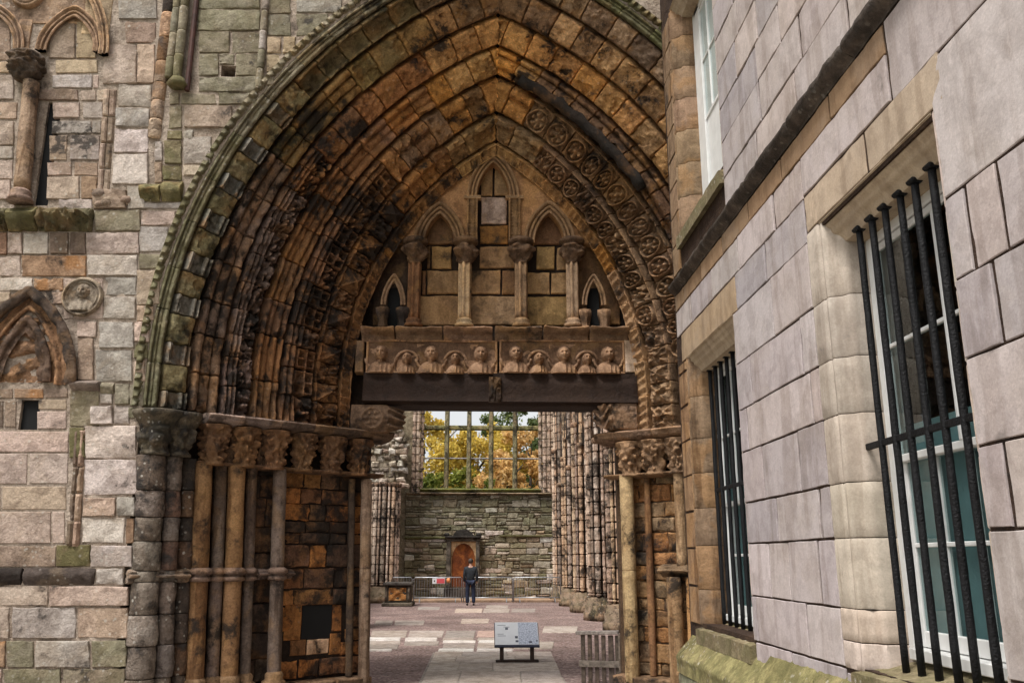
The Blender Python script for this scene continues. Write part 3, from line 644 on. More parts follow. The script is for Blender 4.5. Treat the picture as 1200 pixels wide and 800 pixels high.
def build_order(key, name, step):
    so, si, yo, yi = ORD[key]; sm = (so + si) / 2; rr = sm + AC; T = math.acos(AC / (so + .2 + AC)) * rr; tlo = ZI - ZS
    # solid ring behind the carved stones
    mb = MB()
    for side in (-1, 1):
        ts = np.concatenate([[tlo], np.linspace(0, T, 30)])
        rows = []
        for (s_, y_) in ((so + .16, yo + .2), (si + .05, yi + .2), (si + .05, 12.95), (so + .16, 12.95)):
            x, z, _, _ = arch_xz(side, s_, ts, rr, -.006 * side); rows.append(np.stack([x, np.full_like(x, y_), z], -1))
        n = len(ts); V = np.concatenate(rows)
        F = []
        for k in range(4):
            k2 = (k + 1) % 4
            for i in range(n - 1):
                f = (k * n + i, k2 * n + i, k2 * n + i + 1, k * n + i + 1); F.append(f if side < 0 else f[::-1])
        mb.add(V, F)
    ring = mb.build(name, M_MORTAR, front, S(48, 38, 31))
    for side in (-1, 1):
        t = tlo; i = 0
        while t < T - .01:
            d = step(i, side, t / T) * random.uniform(.82, 1.18)
            if T - t - d < .18: d = T - t
            xm = arch_xz(side, sm, np.array(t + d), rr)[0]
            if side < 0 or xm < 2.95:
                voussoir(ring, key, side, t + .004, t + d - .004, i, (t + d / 2) / T, rr)
            t += d; i += 1
    return ring
def voussoir(ring, key, side, t0, t1, i, q, rr):
    so, si, yo, yi = ORD[key]; rnd = random.random(); amp = .02; fr = 8; nu, nv = 9, 20; hf = None; nm = 'voussoir'
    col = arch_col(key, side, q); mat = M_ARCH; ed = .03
    worn = random.random()
    L = t1 - t0
    chip = .05; ed = .013
    if key == 'hood':
        n = max(2, round(L / .12)); hf = h_hood(n); nu = n * 7; nv = 26; amp = .014; ed = .008; mat = M_WALL if (side < 0 and q < .6) else M_CARVE; nm = 'hood_stone'; chip = .03
    elif key == 'C':
        if side < 0 and q < .55 and i % 2 == 0: hf = h_shafts(.1); col = jit(S(118, 114, 104, .15), .12); amp = .014; nu = 12
        elif side < 0 and q < .55: hf = h_block(.07); col = jit(S(146, 134, 100, .35), .12); amp = .03; nu = 12
        elif side < 0: hf = h_hollow(.1); amp = .025
        else: hf = h_block(.06); amp = .03
    elif key == 'B':
        if side < 0 and q < .62: hf = h_ribs(.13, 3, .08); amp = .016; nv = 34; nu = 14
        else: hf = h_block(.06, .03); amp = .03
    elif key == 'A':
        if side < 0 and q < .5:
            hf = h_mixed(.1, h_foliage(.14, i)); nu, nv = 26, 36; amp = .022
        else: hf = h_block(.055); amp = .028
    elif key == 'R':
        if side > 0 and q < .9: hf = h_roll(.15); amp = .012
        elif side > 0: hf = h_roll(.12)
        elif q < .78: hf = h_ribs(.13, 4 if q < .5 else 3, .08); amp = .018; nv = 38; nu = 14
        else: hf = h_block(.07); amp = .03
    elif key == 'O3':
        mat = M_DEEP if side < 0 else M_CARVE
        if side > 0 and q < .84: hf = (lambda U, V, f1=h_rosette(.16, random.choice((4, 5, 6)), rnd * 6), f2=h_foliage(.12, i + 30), w=random.uniform(.8, 1.0): w * f1(U, V) - .03 + (1 - w) * 1.3 * f2(U, V)); nu, nv = 38, 38; amp = .012; chip = .025 if worn < .8 else .05
        elif side < 0 and q < .6: hf = h_mixed(.1, h_cross(.12) if i % 3 else h_foliage(.13, i)); nu, nv = 30, 40; amp = .02
        else: hf = (lambda U, V: .1 * lobe(V, .2, .2) + .05 * lobe(V, .7, .25) - .02) if i % 3 else h_block(.08); amp = .035; mat = M_ARCH
    elif key == 'O2':
        mat = M_DEEP if side < 0 else M_CARVE
        if side > 0 and q < .22: hf = (lambda U, V, f1=h_dogtooth(.06), f2=h_foliage(.07, i + 60): f1(U, V) + f2(U, V)); nu, nv = 34, 34; amp = .016
        elif side > 0 and q < .8: hf = h_foliage(.15, i) if i % 3 == 0 else h_rosette(.16, 5 + i % 2, rnd * 6); nu, nv = 36, 36; amp = .012; chip = .025
        elif side < 0 and q < .6: hf = h_dogtooth(.1) if i % 2 else h_foliage(.1, i); nu, nv = 26, 26; amp = .03
        else: hf = lambda U, V: .1 * lobe(V, .18, .2) - .03 * V; amp = .03; mat = M_ARCH
    else:
        n = max(2, round(L / .12)); hf = h_zigzag(.05, n); nu = n * 8; nv = 14; mat = M_DEEP if side < 0 and q < .8 else M_CARVE; amp = .016; ed = .008; nm = 'rib_stone'; chip = .02
    nu, nv = max(nu, 18), max(nv, 30)
    if mat is M_ARCH and (q > .6 or side > 0): mat = M_TOP
    if key not in ('hood', 'rib'):
        hf0 = hf; hf = lambda U, V: hf0(U, V) - .12 * (np.exp(-(V / .055) ** 2) + np.exp(-((1 - V) / .055) ** 2)); ed = .04
    if worn > .8 and key not in ('hood', 'rib'): amp *= 1.6; chip *= 1.5
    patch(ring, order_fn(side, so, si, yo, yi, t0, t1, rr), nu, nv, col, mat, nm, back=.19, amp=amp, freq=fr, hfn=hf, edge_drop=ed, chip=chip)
build_order('hood', 'hood_moulding', lambda i, s, q: .62)
build_order('C', 'arch_order', lambda i, s, q: (.24 if i % 2 == 0 else .36) if (s < 0 and q < .5) else .42)
build_order('B', 'arch_order', lambda i, s, q: .55 if q < .6 and s < 0 else .45)
build_order('A', 'arch_order', lambda i, s, q: .36 if q < .5 else .44)
build_order('R', 'arch_order', lambda i, s, q: .55 if s < 0 and q < .7 else .38)
build_order('O3', 'arch_order', lambda i, s, q: .33)
build_order('O2', 'arch_order', lambda i, s, q: .30 if q < .8 else .5)
build_order('rib', 'rib_moulding', lambda i, s, q: .45)
# the long black roll lying in the right haunch
mb = MB(); sr = 3.02; rr = sr + AC; T = arch_len(sr); pts = []
for k in range(22):
    t = T * (.93 - .42 * k / 21); x, z, ix, iz = arch_xz(1, sr, np.array(t), rr); wv = .012 * math.sin(k * 1.9); pts.append((float(x + ix * (.05 + wv)), 11.42 + wv, float(z + iz * (.05 + wv))))
mb.tube(pts, [.08 + .008 * math.sin(q * 2.3) for q in range(len(pts))], 14); mb.build('roll_moulding', M_DEEP, front, S(58, 50, 44), True)

# ============================================================ jambs
def core_left():
    for side, xo in ((-1, -10.4), (1, 8.4)):
        P = []
        for s_ in (4.36, 1.72): p = diag(side, s_, -.19, 0); P.append((float(p[0]), float(p[1])))
        xi = P[1][0]
        pl = [P[0], P[1], (xi, 12.93), (xo, 12.93), (xo, 10.7), (P[0][0], 10.7)]
        n = len(pl); V = [(x, y, -.02) for x, y in pl] + [(x, y, ZI + .06) for x, y in pl]
        F = [tuple(range(n))[::-1], tuple(range(n, 2 * n))] + [(i, (i + 1) % n, n + (i + 1) % n, n + i) for i in range(n)]
        if side < 0: F = [f[::-1] for f in F]
        bm = bmesh.new(); vs_ = [bm.verts.new(v) for v in V]; [bm.faces.new([vs_[i] for i in f]) for f in F]
        bmesh.ops.recalc_face_normals(bm, faces=bm.faces); me = bpy.data.meshes.new('jamb_core'); bm.to_mesh(me); bm.free()
        link('jamb_core', me, M_MORTAR, front, S(44, 34, 28) if side < 0 else S(92, 72, 54))
core_left()
def s_at(px, py=600, side=-1, w=0.0):
    best = None
    for s_ in np.arange(1.4, 4.6, .005):
        p = diag(side, s_, w, 2.4); v = p - EYE; k = v @ _F; x = 600 + FPX * (v @ _R) / k
        if best is None or abs(x - px) < best[0]: best = (abs(x - px), s_)
    return float(best[1])
def dz(px, py, side=-1, w=0.0):
    s_ = s_at(px, py, side, w); return onY(px, py, float(diag(side, s_, w, 0)[1]))[2]
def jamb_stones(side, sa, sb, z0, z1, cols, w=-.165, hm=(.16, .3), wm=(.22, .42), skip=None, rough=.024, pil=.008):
    z = z0; nrm = diag_n(side)
    while z < z1 - .03:
        h = min(random.uniform(*hm), z1 - z)
        if z1 - z - h < .1: h = z1 - z
        s = sa
        while s > sb + .01:
            d = min(random.uniform(*wm), s - sb)
            if s - sb - d < .12: d = s - sb
            if skip is None or not skip(s, s - d, z, z + h):
                q = [diag(side, s, w, z), diag(side, s - d, w, z), diag(side, s - d, w, z + h), diag(side, s, w, z + h)]
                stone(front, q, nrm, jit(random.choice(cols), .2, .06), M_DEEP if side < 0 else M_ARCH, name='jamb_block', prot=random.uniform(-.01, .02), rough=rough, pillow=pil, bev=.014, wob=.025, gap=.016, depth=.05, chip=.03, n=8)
            s -= d
        z += h
s5 = s_at(327); hs0, hs1 = s_at(362, 728, -1, -.165), s_at(395, 728, -1, -.165); hz0, hz1 = dz(378, 748, -1, -.165), dz(378, 709, -1, -.165)
inhole = lambda a, b, z0, z1: (b < hs0 and a > hs1 and z0 < hz1 and z1 > hz0 - .2)
DARKP = [S(120, 88, 64), S(94, 72, 56), S(150, 98, 54), S(104, 80, 62), S(168, 106, 52)]
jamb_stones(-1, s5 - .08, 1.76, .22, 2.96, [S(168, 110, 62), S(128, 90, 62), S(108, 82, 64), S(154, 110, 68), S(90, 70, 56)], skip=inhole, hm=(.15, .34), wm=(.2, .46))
jamb_stones(-1, 4.36, s5 - .08, .22, 2.96, [S(80, 66, 56), S(96, 70, 50), S(66, 55, 47)], hm=(.28, .42), wm=(.3, .5))  # darker stones paint in the shade behind the shafts
# stones framing the opening, and a black box standing in for the shade inside it
nrm = diag_n(-1); sl, sr_ = hs0, hs1
def dstone(sa, sb, za, zb, col, w=-.165, side=-1, **k): return stone(front, [diag(side, sa, w, za), diag(side, sb, w, za), diag(side, sb, w, zb), diag(side, sa, w, zb)], diag_n(side), col, M_ARCH, rough=.015, **k)
dstone(sl - .07, sr_ + .02, hz0 - .2, hz0 - .005, S(200, 166, 136)); dstone(sl + .12, sl - .06, hz0 - .2, hz0, S(120, 84, 54)); dstone(sr_ + .01, sr_ - .13, hz0 - .22, hz0 + .06, S(150, 102, 60)); dstone(sl + .2, sl + .01, hz0 + .0, hz1 + .03, S(158, 108, 62)); dstone(sr_ - .01, sr_ - .12, hz0 + .08, hz1, S(150, 100, 58)); dstone(sl + .06, sr_ - .06, hz1 + .005, hz1 + .12, S(118, 84, 58))
mb = MB(); V = [diag(-1, s_, w_, z_) for w_ in (-.182, -.5) for s_, z_ in ((sl, hz0), (sr_, hz0), (sr_, hz1), (sl, hz1))]
mb.add(V, [(0, 1, 2, 3), (7, 6, 5, 4), (0, 4, 5, 1), (1, 5, 6, 2), (2, 6, 7, 3), (3, 7, 4, 0)]); mb.build('black_shade_box', M_VOID, front)
# plinth
for side, sa, sb in ((-1, 4.36, 1.72), (1, 3.0, 1.72)):
    s_ = sa
    while s_ > sb + .02:
        d = min(.55, s_ - sb); stone(front, [diag(side, s_, .12, -.01), diag(side, s_ - d, .12, -.01), diag(side, s_ - d, .12, .2), diag(side, s_, .12, .2)], diag_n(side), jit(S(128, 104, 82), .15), M_ARCH, 'plinth_stone', depth=.3, rough=.02); s_ -= d
CAPB = 2.93
LEAN = lambda x: -.0079 * (2 - x)           # the old front leans a little
def jshaft(side, s_, w, r, col, z0=.2, z1=CAPB, name='jamb_shaft', splits=None, lean=0.0):
    p = diag(side, s_, w, 0); zs_ = splits or [z0, z1]; ln = LEAN(p[0])
    for a, b in zip(zs_[:-1], zs_[1:]):
        lathe(front, p[0] + ln * (a - 2.4), p[1], [(r * .96, a + .002)] + [(r, a + .012 + (b - a - .024) * k / max(3, int((b - a) / .12))) for k in range(max(3, int((b - a) / .12)) + 1)] + [(r * .96, b - .002)], jit(col, .06), M_SHAFT, name, 18, .008, 4, lean=(ln, 0))
ZB0, ZB1 = 1.49, 1.64
OCH = S(152, 116, 80); SGR = S(118, 102, 92)
for px_, w_, r_, c_ in ((237, .0, .108, OCH), (256.5, -.06, .082, SGR), (276, .0, .108, OCH), (293.5, -.06, .07, SGR), (327, .0, .09, SGR)):
    s_ = s_at(px_, 600, -1, w_)
    jshaft(-1, s_, w_, r_, c_, ZB1, CAPB, splits=[ZB1, CAPB]); jshaft(-1, s_, w_, r_, mixc(c_, BLK, .12), .2, ZB0)
    p = diag(-1, s_, w_, 0); k_ = r_ + .035; p[0] += LEAN(p[0]) * (ZB0 - 2.4); pb_ = p[0] + LEAN(p[0]) * (.28 - ZB0)
    lathe(front, p[0], p[1], [(r_, ZB0 - .01), (k_, ZB0 + .01), (k_, ZB0 + .04), (r_ + .008, ZB0 + .06), (r_ + .008, ZB0 + .07), (k_ + .01, ZB0 + .09), (k_ + .01, ZB0 + .13), (r_, ZB1 + .01)], S(112, 94, 84), M_CARVE, 'shaft_ring', 20, .012, 12)
    lathe(front, pb_, p[1], [(r_ + .06, .19), (r_ + .06, .25), (r_ + .02, .28), (r_ + .03, .33), (r_, .37)], S(140, 112, 84), M_SHAFT, 'shaft_base', 18, .01)
si_ = s_at(429, 600, -1, .02)
jshaft(-1, si_, .02, .078, S(146, 124, 104), splits=[.1, 1.62, CAPB - .06])
jshaft(-1, si_ + .14, -.08, .05, S(84, 70, 58), z1=CAPB - .06)
# coursed outer shafts
def coursed(px_, w_, r_, cols, mat=M_OUTER, sx=1.0, ys=(546, 572, 606, 637, 664)):
    s_ = s_at(px_, 600, -1, w_); p = diag(-1, s_, w_, 0)
    zz_ = [.05, .42, .78, 1.12, ZB0, ZB1 - .02] + [dz(px_, y, -1, w_) for y in (634, 606, 575)] + [CAPB + .05]
    zz_ = sorted(zz_)
    ln = LEAN(p[0]); drums(front, p[0] + ln * (zz_[0] - 2.4), p[1], r_, zz_, cols, mat, 'shaft_drum', 26, .03, .05, lean=(ln, 0))
coursed(175, .02, .165, [S(136, 124, 112), S(116, 104, 92), S(148, 136, 124)])
coursed(201, .03, .1, [S(136, 122, 110), S(126, 100, 86), S(116, 106, 98)])
coursed(219, -.04, .085, [S(86, 76, 68), S(110, 84, 64)])
# mid-height band of the outer part
def diag_ledge(side, sa, sb, z0, z1, w0, proj, col, mat, name, amp=.015, hf=None, nu=None, lip=.5):
    nn = diag_n(side)
    def fn(U, V):
        P = diag(side, sa + (sb - sa) * U, w0 + proj * np.sin(np.clip(V * 1.6, 0, 1) * math.pi / 2) ** lip * (1 - .6 * np.clip((V - .8) / .2, 0, 1)), z0 + (z1 - z0) * V)
        N_ = np.broadcast_to(nn, P.shape).copy(); N_[..., 2] = (V - .45) * .9; return P, N_ / np.linalg.norm(N_, axis=-1, keepdims=True)
    return patch(front, fn, nu or max(8, int(abs(sa - sb) / .03)), 12, col, mat, name, back=.12, amp=amp, freq=9, hfn=hf, edge_drop=.01)
band = lambda U, V: .03 * np.cos(V * 12.5) * np.sin(V * math.pi)
diag_ledge(-1, 4.34, 3.78, ZB0 - .02, ZB1, .02, .13, S(120, 108, 98), M_CARVE, 'shaft_band', .025, band)
diag_ledge(-1, 3.78, 3.05, ZB0, ZB1 - .01, -.14, .12, S(96, 82, 74), M_CARVE, 'shaft_band', .02, band); diag_ledge(-1, 3.05, 2.66, ZB0, ZB1 - .01, -.14, .16, S(104, 88, 80), M_CARVE, 'shaft_band', .03, band)
# imposts: overhanging lip, stone by stone
imp = lambda U, V: .03 * lobe(V, .8, .2) + .018 * lobe(V, .35, .2)
for sa, sb, c_ in ((3.76, 3.44, S(150, 132, 122)), (3.44, 2.98, S(128, 112, 104)), (2.98, 2.6, S(96, 80, 70)), (2.6, 2.2, S(90, 74, 62)), (2.2, 1.86, S(96, 78, 64)), (1.86, 1.6, S(104, 84, 68))):
    diag_ledge(-1, sa, sb, 3.40, ZI, -.12, .33, c_, M_CARVE, 'impost_stone', .016, imp)
    
# capitals of the left jamb: bell with curling leaves
def leafcap(side, px_, r_, zt, zb, col, s_=None, w_=.0):
    s_ = s_ or s_at(px_, 530, side, w_); p = diag(side, s_, w_, 0); ph = random.uniform(0, 6); h = zt - zb
    rel = knobs(130, int(s_ * 100) + (7 if side > 0 else 0), .048, (.035, .08), (.08, .2), holes=.55)
    ks = np.linspace(0, 1, 38)
    pf = [(r_ * (.6 + .42 * k ** 1.5 + (.12 if k < .06 else 0)), zb + h * k) for k in ks]
    return lathe(front, p[0], p[1], pf, col, M_CARVE, 'capital', 76, .012, 18, relief=rel)
for px_ in (244, 281, 316, 351, 386, 418): leafcap(-1, px_, random.uniform(.19, .215), 3.42, CAPB - .02, jit(S(116, 86, 62), .15))
leafcap(-1, 262, .16, 3.42, CAPB, S(96, 74, 56), w_=-.1); leafcap(-1, 300, .16, 3.42, CAPB, S(96, 74, 56), w_=-.1)
diag_ledge(-1, 3.78, 1.62, CAPB - .03, CAPB + .04, -.16, .2, S(110, 84, 64), M_CARVE, 'necking', .015)
# large outer capital, grey green
for px_, r_, dw in ((176, .25, .05), (205, .19, .06)):
    s_ = s_at(px_, 530, -1, dw); p = diag(-1, s_, dw, 0); ph = random.uniform(0, 6)
    kn = knobs(70, px_, .045, khi=.6); rel = lambda T, K, kn=kn: kn(T, K) * (K < .62) + .012 * np.sin(T * 30) * (K > .68) * (K < .85)
    AK = ((.66, 0), (.7, .06), (.62, .1), (.64, .2), (.7, .32), (.8, .46), (.88, .56), (.8, .62), (.86, .7), (1.02, .8), (1.18, .88), (1.24, .94), (1.2, 1.0)); ks = np.linspace(0, 1, 34); pf = [(r_ * float(np.interp(k, [q[1] for q in AK], [q[0] for q in AK])), 2.98 + .54 * k) for k in ks]
    lathe(front, p[0], p[1], pf, S(116, 106, 90, .15), M_OUTER, 'capital', 56, .02, 10, relief=rel, sx=1.0)
# ---- right jamb (the palace wall hides its outer half)
RB = [S(158, 126, 90), S(134, 104, 74), S(160, 116, 74), S(150, 126, 98)]
jamb_stones(1, 3.1, 1.78, .2, 2.96, RB, rough=.015)
sR = s_at(735, 600, 1, .04); jshaft(1, sR, .04, .1, S(196, 166, 122), splits=[.12, 1.6, CAPB])
jshaft(1, sR + .2, -.1, .05, S(140, 104, 72))
sR2 = s_at(797, 560, 1, .04); jshaft(1, sR2, .04, .075, S(176, 146, 112), 1.64, CAPB, splits=[1.64, CAPB])
jshaft(1, s_at(787, 720, 1, .1), .1, .105, S(176, 140, 104), .12, 1.52); jshaft(1, s_at(806, 720, 1, .06), .06, .07, S(190, 146, 96), .12, 1.52)
diag_ledge(1, s_at(815, 660, 1) , s_at(774, 660, 1), 1.5, 1.68, -.12, .3, S(130, 108, 84), M_CARVE, 'shaft_band', .04, band)
for sa, sb in ((2.95, 2.36), (2.36, 1.62)): diag_ledge(1, sa, sb, 3.38, ZI, -.12, .36, S(138, 112, 92), M_CARVE, 'impost_stone', .02, imp)
leafcap(1, 0, .22, 3.4, CAPB - .02, S(160, 128, 98), s_=sR + .05); leafcap(1, 0, .22, 3.4, CAPB - .02, S(150, 120, 92), s_=sR + .36); leafcap(1, 0, .2, 3.4, CAPB - .02, S(150, 122, 96), s_=sR2)
diag_ledge(1, 2.9, 1.66, CAPB - .04, CAPB + .03, -.14, .22, S(150, 120, 92), M_CARVE, 'necking', .012)

# ============================================================ lintel, corbels, frieze, tympanum
TY = 12.36
bk = []
s_i = 2.2; ts = np.linspace(0, arch_len(s_i), 24)
xl, zl, _, _ = arch_xz(-1, s_i, ts, s_i + AC); xr, zr, _, _ = arch_xz(1, s_i, ts, s_i + AC)
poly = [(X0 - 2.2, 3.98)] + list(zip(xl.tolist(), zl.tolist())) + list(zip(xr.tolist(), zr.tolist()))[::-1] + [(X0 + 2.2, 3.98)]
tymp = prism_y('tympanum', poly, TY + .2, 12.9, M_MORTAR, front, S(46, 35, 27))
TB = '''563 231 595 263 c|562 264 596 286 o|561 288 604 315 t|551 316 587 345 t|588 316 612 345 b|551 346 612 381 p|500 288 505 315 b|505 288 530 315 y|494 316 500 345 b|500 316 542 345 t|488 346 542 381 t
628 289 651 316 y|652 289 668 316 t|616 319 645 345 t|646 319 668 345 t|615 346 670 381 y|500 246 532 287 b|626 246 662 287 b|563 190 578 230 t|579 190 597 230 t|436 286 489 381 d|668 286 728 381 b'''
_keep = dict(COLS); COLS.update(c=S(186, 164, 146), o=S(158, 112, 62), t=S(158, 126, 90), b=S(118, 88, 62), p=S(164, 134, 104), y=S(162, 130, 86), d=S(74, 58, 46))
wallstones(TB, TY + .165, tymp, M_TYMP, name='tympanum_stone', wob=.012, rough=.012, bev=.012, depth=.05, gap=.02, chip=.03, n=8)
COLS.update(_keep)
tp = lambda x, y, Y=TY: (onY(x, y, Y)[0], onY(x, y, Y)[2])
# screen above the arcade
arches = []   # centre, springing, half, rise
for xc, xh, ys_, ya in ((578, 597, 231, 190), (515, 532, 284, 250), (644, 661, 284, 249)):
    c_, z_ = tp(xc, ys_); h_ = tp(xh, ys_)[0] - c_; arches.append((c_, z_, h_, tp(xc, ya)[1] - z_))
def bottom(x):
    b_ = 99
    zs_cap = tp(580, 284)[1]
    for c_, z_, h_, r_ in arches:
        if abs(x - c_) < h_:
            R = (h_ * h_ + r_ * r_) / (2 * h_); cc = R - h_; return z_ + math.sqrt(max(0, R * R - (abs(x - c_) + cc) ** 2))
    return zs_cap
xs = np.linspace(X0 - 2.0, X0 + 2.0, 260); V = []; F = []
for x_ in xs:
    r_ = 2.16 + AC; zt = ZS + math.sqrt(max(0, r_ * r_ - (abs(x_ - X0) + AC) ** 2)); zb = min(bottom(x_), zt)
    V += [(x_, TY, zb), (x_, TY, zt), (x_, TY + .2, zb), (x_, TY + .2, zt)]
for i in range(len(xs) - 1):
    a_, b_ = i * 4, i * 4 + 4; F += [(a_, b_, b_ + 1, a_ + 1), (a_ + 2, a_ + 3, b_ + 3, b_ + 2), (a_, a_ + 2, b_ + 2, b_), (a_ + 1, b_ + 1, b_ + 3, a_ + 3)]
mesh('arcade_screen', V, F, M_TYMP, tymp, S(146, 112, 80), False)
for i, (c_, z_, h_, r_) in enumerate(arches):
    small_arch(tymp, c_, z_ - .02, h_, r_, TY - .02, .15 if i == 0 else .17, .1, S(156, 124, 92), M_TYMP, 'arcade_arch', three_rolls(.075), nu=34, nv=30, amp=.006)
for px_, sgn in ((461, -1), (696, 1)):
    c_, z_ = tp(px_, 358); 
    small_arch(tymp, c_, z_, .1, .36, TY - .03, .09, .1, S(150, 122, 96), M_TYMP, 'small_arch', two_rolls(.045), nu=24, nv=16)
    mb = MB(); mb.box((c_ - .09, TY - .01 + .09, tp(0, 380)[1]), (c_ + .09, TY + .189, z_ + .3)); mb.build('recess_shade_box', M_VOID, tymp)  # solid black block painted in for the shade under the arch
    for q in (-1, 1):
        xk = c_ + q * .15; lf = lambda T, K: .02 * np.sin(6 * T + 7 * K) * np.sin(K * math.pi)
        lathe(tymp, xk, TY - .04, [(.05, tp(0, 382)[1]), (.07, tp(0, 378)[1]), (.06, tp(0, 374)[1]), (.075, tp(0, 368)[1]), (.1, tp(0, 362)[1]), (.1, tp(0, 357)[1]), (.06, tp(0, 356)[1])], S(140, 112, 88) if px_ > 600 else S(70, 60, 54), M_CARVE, 'capital', 20, .015, 14, relief=lf)
for k, px_ in enumerate((484, 544, 611, 672)):
    x_, zb = tp(px_, 381, TY - .06); zc = tp(px_, 308, TY - .06)[1]; zt = tp(px_, 284, TY - .06)[1]
    fl = (lambda T, K: .014 * np.sign(np.sin(6 * T)) * np.abs(np.sin(6 * T)) ** .5)
    c_ = (S(128, 92, 64), S(188, 160, 126), S(150, 122, 94), S(164, 138, 112))[k]
    lathe(tymp, x_, TY - .03, [(.145, zb - .02), (.14, zb + .02), (.11, zb + .05), (.125, zb + .08), (.09, zb + .11)], jit(c_), M_TYMP, 'column_base', 22, .006)
    lathe(tymp, x_, TY - .03, shaft_prof(.088, zb + .1, zc, .1), c_, M_TYMP, 'column_shaft', 36, .004, relief=fl)
    kn = knobs(60, k + 40, .04, khi=.7); lf = lambda T, K: kn(T, K) * (K < .72)
    lathe(tymp, x_, TY - .03, [(float(np.interp(q, [0, .1, .25, .45, .6, .7, .78, .88, .96, 1], [.1, .09, .13, .185, .19, .13, .19, .2, .165, .09])), zc - .01 + (zt + .09 - zc) * q) for q in np.linspace(0, 1, 30)], S(112, 88, 68), M_CARVE, 'capital', 48, .014, 14, relief=lf)
for px0, px1 in ((547, 560), (596, 610)):
    (xa, za), (xb, zb) = tp(px0, 283), tp(px1, 234)
    front_patch(tymp, xa, za, xb, zb, TY - .03, lambda U, V: .03 * (np.abs(U - .5) > .3) + .012 * np.sin(V * 90) * (np.abs(np.abs(U - .5) - .22) < .1), S(140, 110, 78), M_TYMP, 'carved_pier', 16, 40, .004, .08)
    front_patch(tymp, xa - .05, zb, xb + .05, zb + .05, TY - .06, None, S(160, 130, 98), M_TYMP, 'pier_cap', 10, 6, .008, .1)
# sill stones
for a, b in ((424, 462), (464, 518), (520, 577), (580, 635), (637, 690), (691, 737)):
    xa, z1 = tp(a, 381, TY - .1); xb, z0 = tp(b, 398, TY - .1)
    ledge(tymp, xa, xb, z0, z1, TY + .0, .2, jit(S(128, 103, 82)), M_TYMP, 'sill_stone', .025, lambda U, V: .04 * np.cos(V * 9) + .02 * np.sin(U * 5 + V * 3), 24)
# frieze with busts
FRZ = TY - .06
for x0_, x1_, heads in ((428, 583, ((447, 1), (476, 0), (505, 1), (534, 0), (563, 1))), (585, 732, ((605, 1), (633, 0), (660, 1), (688, 0), (712, 1)))):
    xa, z0 = tp(x0_, 437, FRZ); xb, z1 = tp(x1_, 398.5, FRZ)
    fr = stone(front, [(xa, FRZ + .03, z0), (xb, FRZ + .03, z0), (xb, FRZ + .03, z1), (xa, FRZ + .03, z1)], (0, -1, 0), S(116, 90, 70), M_TYMP, 'frieze_panel', bev=.012, rough=.02, n=12, depth=.2, wob=.003)
    for (qa, qb, za, zb) in ((xa, xb, z0 + .002, z0 + .035), (xa, xb, z1 - .03, z1 - .002), (xa + .002, xa + .035, z0 + .036, z1 - .031), (xb - .035, xb - .002, z0 + .036, z1 - .031)):
        stone(fr, [(qa, FRZ, za), (qb, FRZ, za), (qb, FRZ, zb), (qa, FRZ, zb)], (0, -1, 0), S(156, 124, 96), M_TYMP, 'border', bev=.01, rough=.008, depth=.028, gap=.001, n=3)
    zm = (z0 + z1) / 2
    for hx, big in heads:
        hx += random.uniform(-1.5, 1.5)
        c_ = tp(hx, 417, FRZ)[0]
        if big: relief_fn(fr, c_, z0 + .225, .215, .225, FRZ + .018, .36, S(168, 134, 106), M_TYMP, 'carved_bust', 40, 42, .003)
        else: relief_fn(fr, c_, z0 + .165, .15, .17, FRZ + .018, .42, S(168, 134, 106), M_TYMP, 'carved_bust', 32, 34, .003)
        # scrolling band round each bust
        mb = MB(); pts = []
        if big:
            for k in range(15): t = math.pi + math.pi * k / 14; pts.append((c_ + .21 * math.cos(t) * (1 + .06 * math.cos(2 * t)), FRZ + .004, z0 + .22 + .18 * math.sin(t)))
        else:
            for k in range(13): t = math.pi * k / 12; pts.append((c_ + .155 * math.cos(t), FRZ + .004, z0 + .2 + .14 * math.sin(t)))
        mb.tube(pts, .022, 6); mb.build('carved_band', M_TYMP, fr, S(168, 134, 106), True)
xa, z0 = tp(733, 436, FRZ); xb, z1 = tp(746, 398, FRZ); stone(front, [(xa, FRZ, z0), (xb, FRZ, z0), (xb, FRZ, z1), (xa, FRZ, z1)], (0, -1, 0), S(196, 176, 158), M_TYMP, depth=.2)
xa, z0 = tp(415, 436, FRZ); xb, z1 = tp(427, 398, FRZ); stone(front, [(xa, FRZ, z0), (xb, FRZ, z0), (xb, FRZ, z1), (xa, FRZ, z1)], (0, -1, 0), S(120, 98, 80), M_TYMP, depth=.2)
# timber lintel
M_WOOD = stone_mat('old_oak', crust=.3, tint=(.05, .025, .012), tint_amt=.4, vary=.5, bump=.5, streak=0, rough=.75)
LY = TY - .12
xa, z0 = tp(424, 473, LY); xb, z1 = tp(747, 437.5, LY)
lin = ledge(front, xa, xb, z0, z1, LY + .12, .12, S(46, 31, 22), M_WOOD, 'lintel_beam', .008, lambda U, V: .03 * lobe(V, .1, .11) + .025 * lobe(V, .96, .06) - .012 * lobe(V, .55, .35), 90, slope=8)
mb = MB(); mb.box((xa, LY + .05, z0 + .01), (xb, 12.9, z1 - .005)); mb.build('lintel_core', M_WOOD, lin, S(48, 34, 26))
cb, zb = tp(580, 471, LY - .06); ct, zt = tp(580, 441, LY - .06)
front_patch(lin, cb - .09, zb, cb + .09, zt, LY - .015, lambda U, V: knobs_uv(28, 9, .03)(U, V) + .02 * np.sin(U * math.pi), S(64, 50, 40), M_CARVE, 'carved_boss', 30, 34, .015, .1)
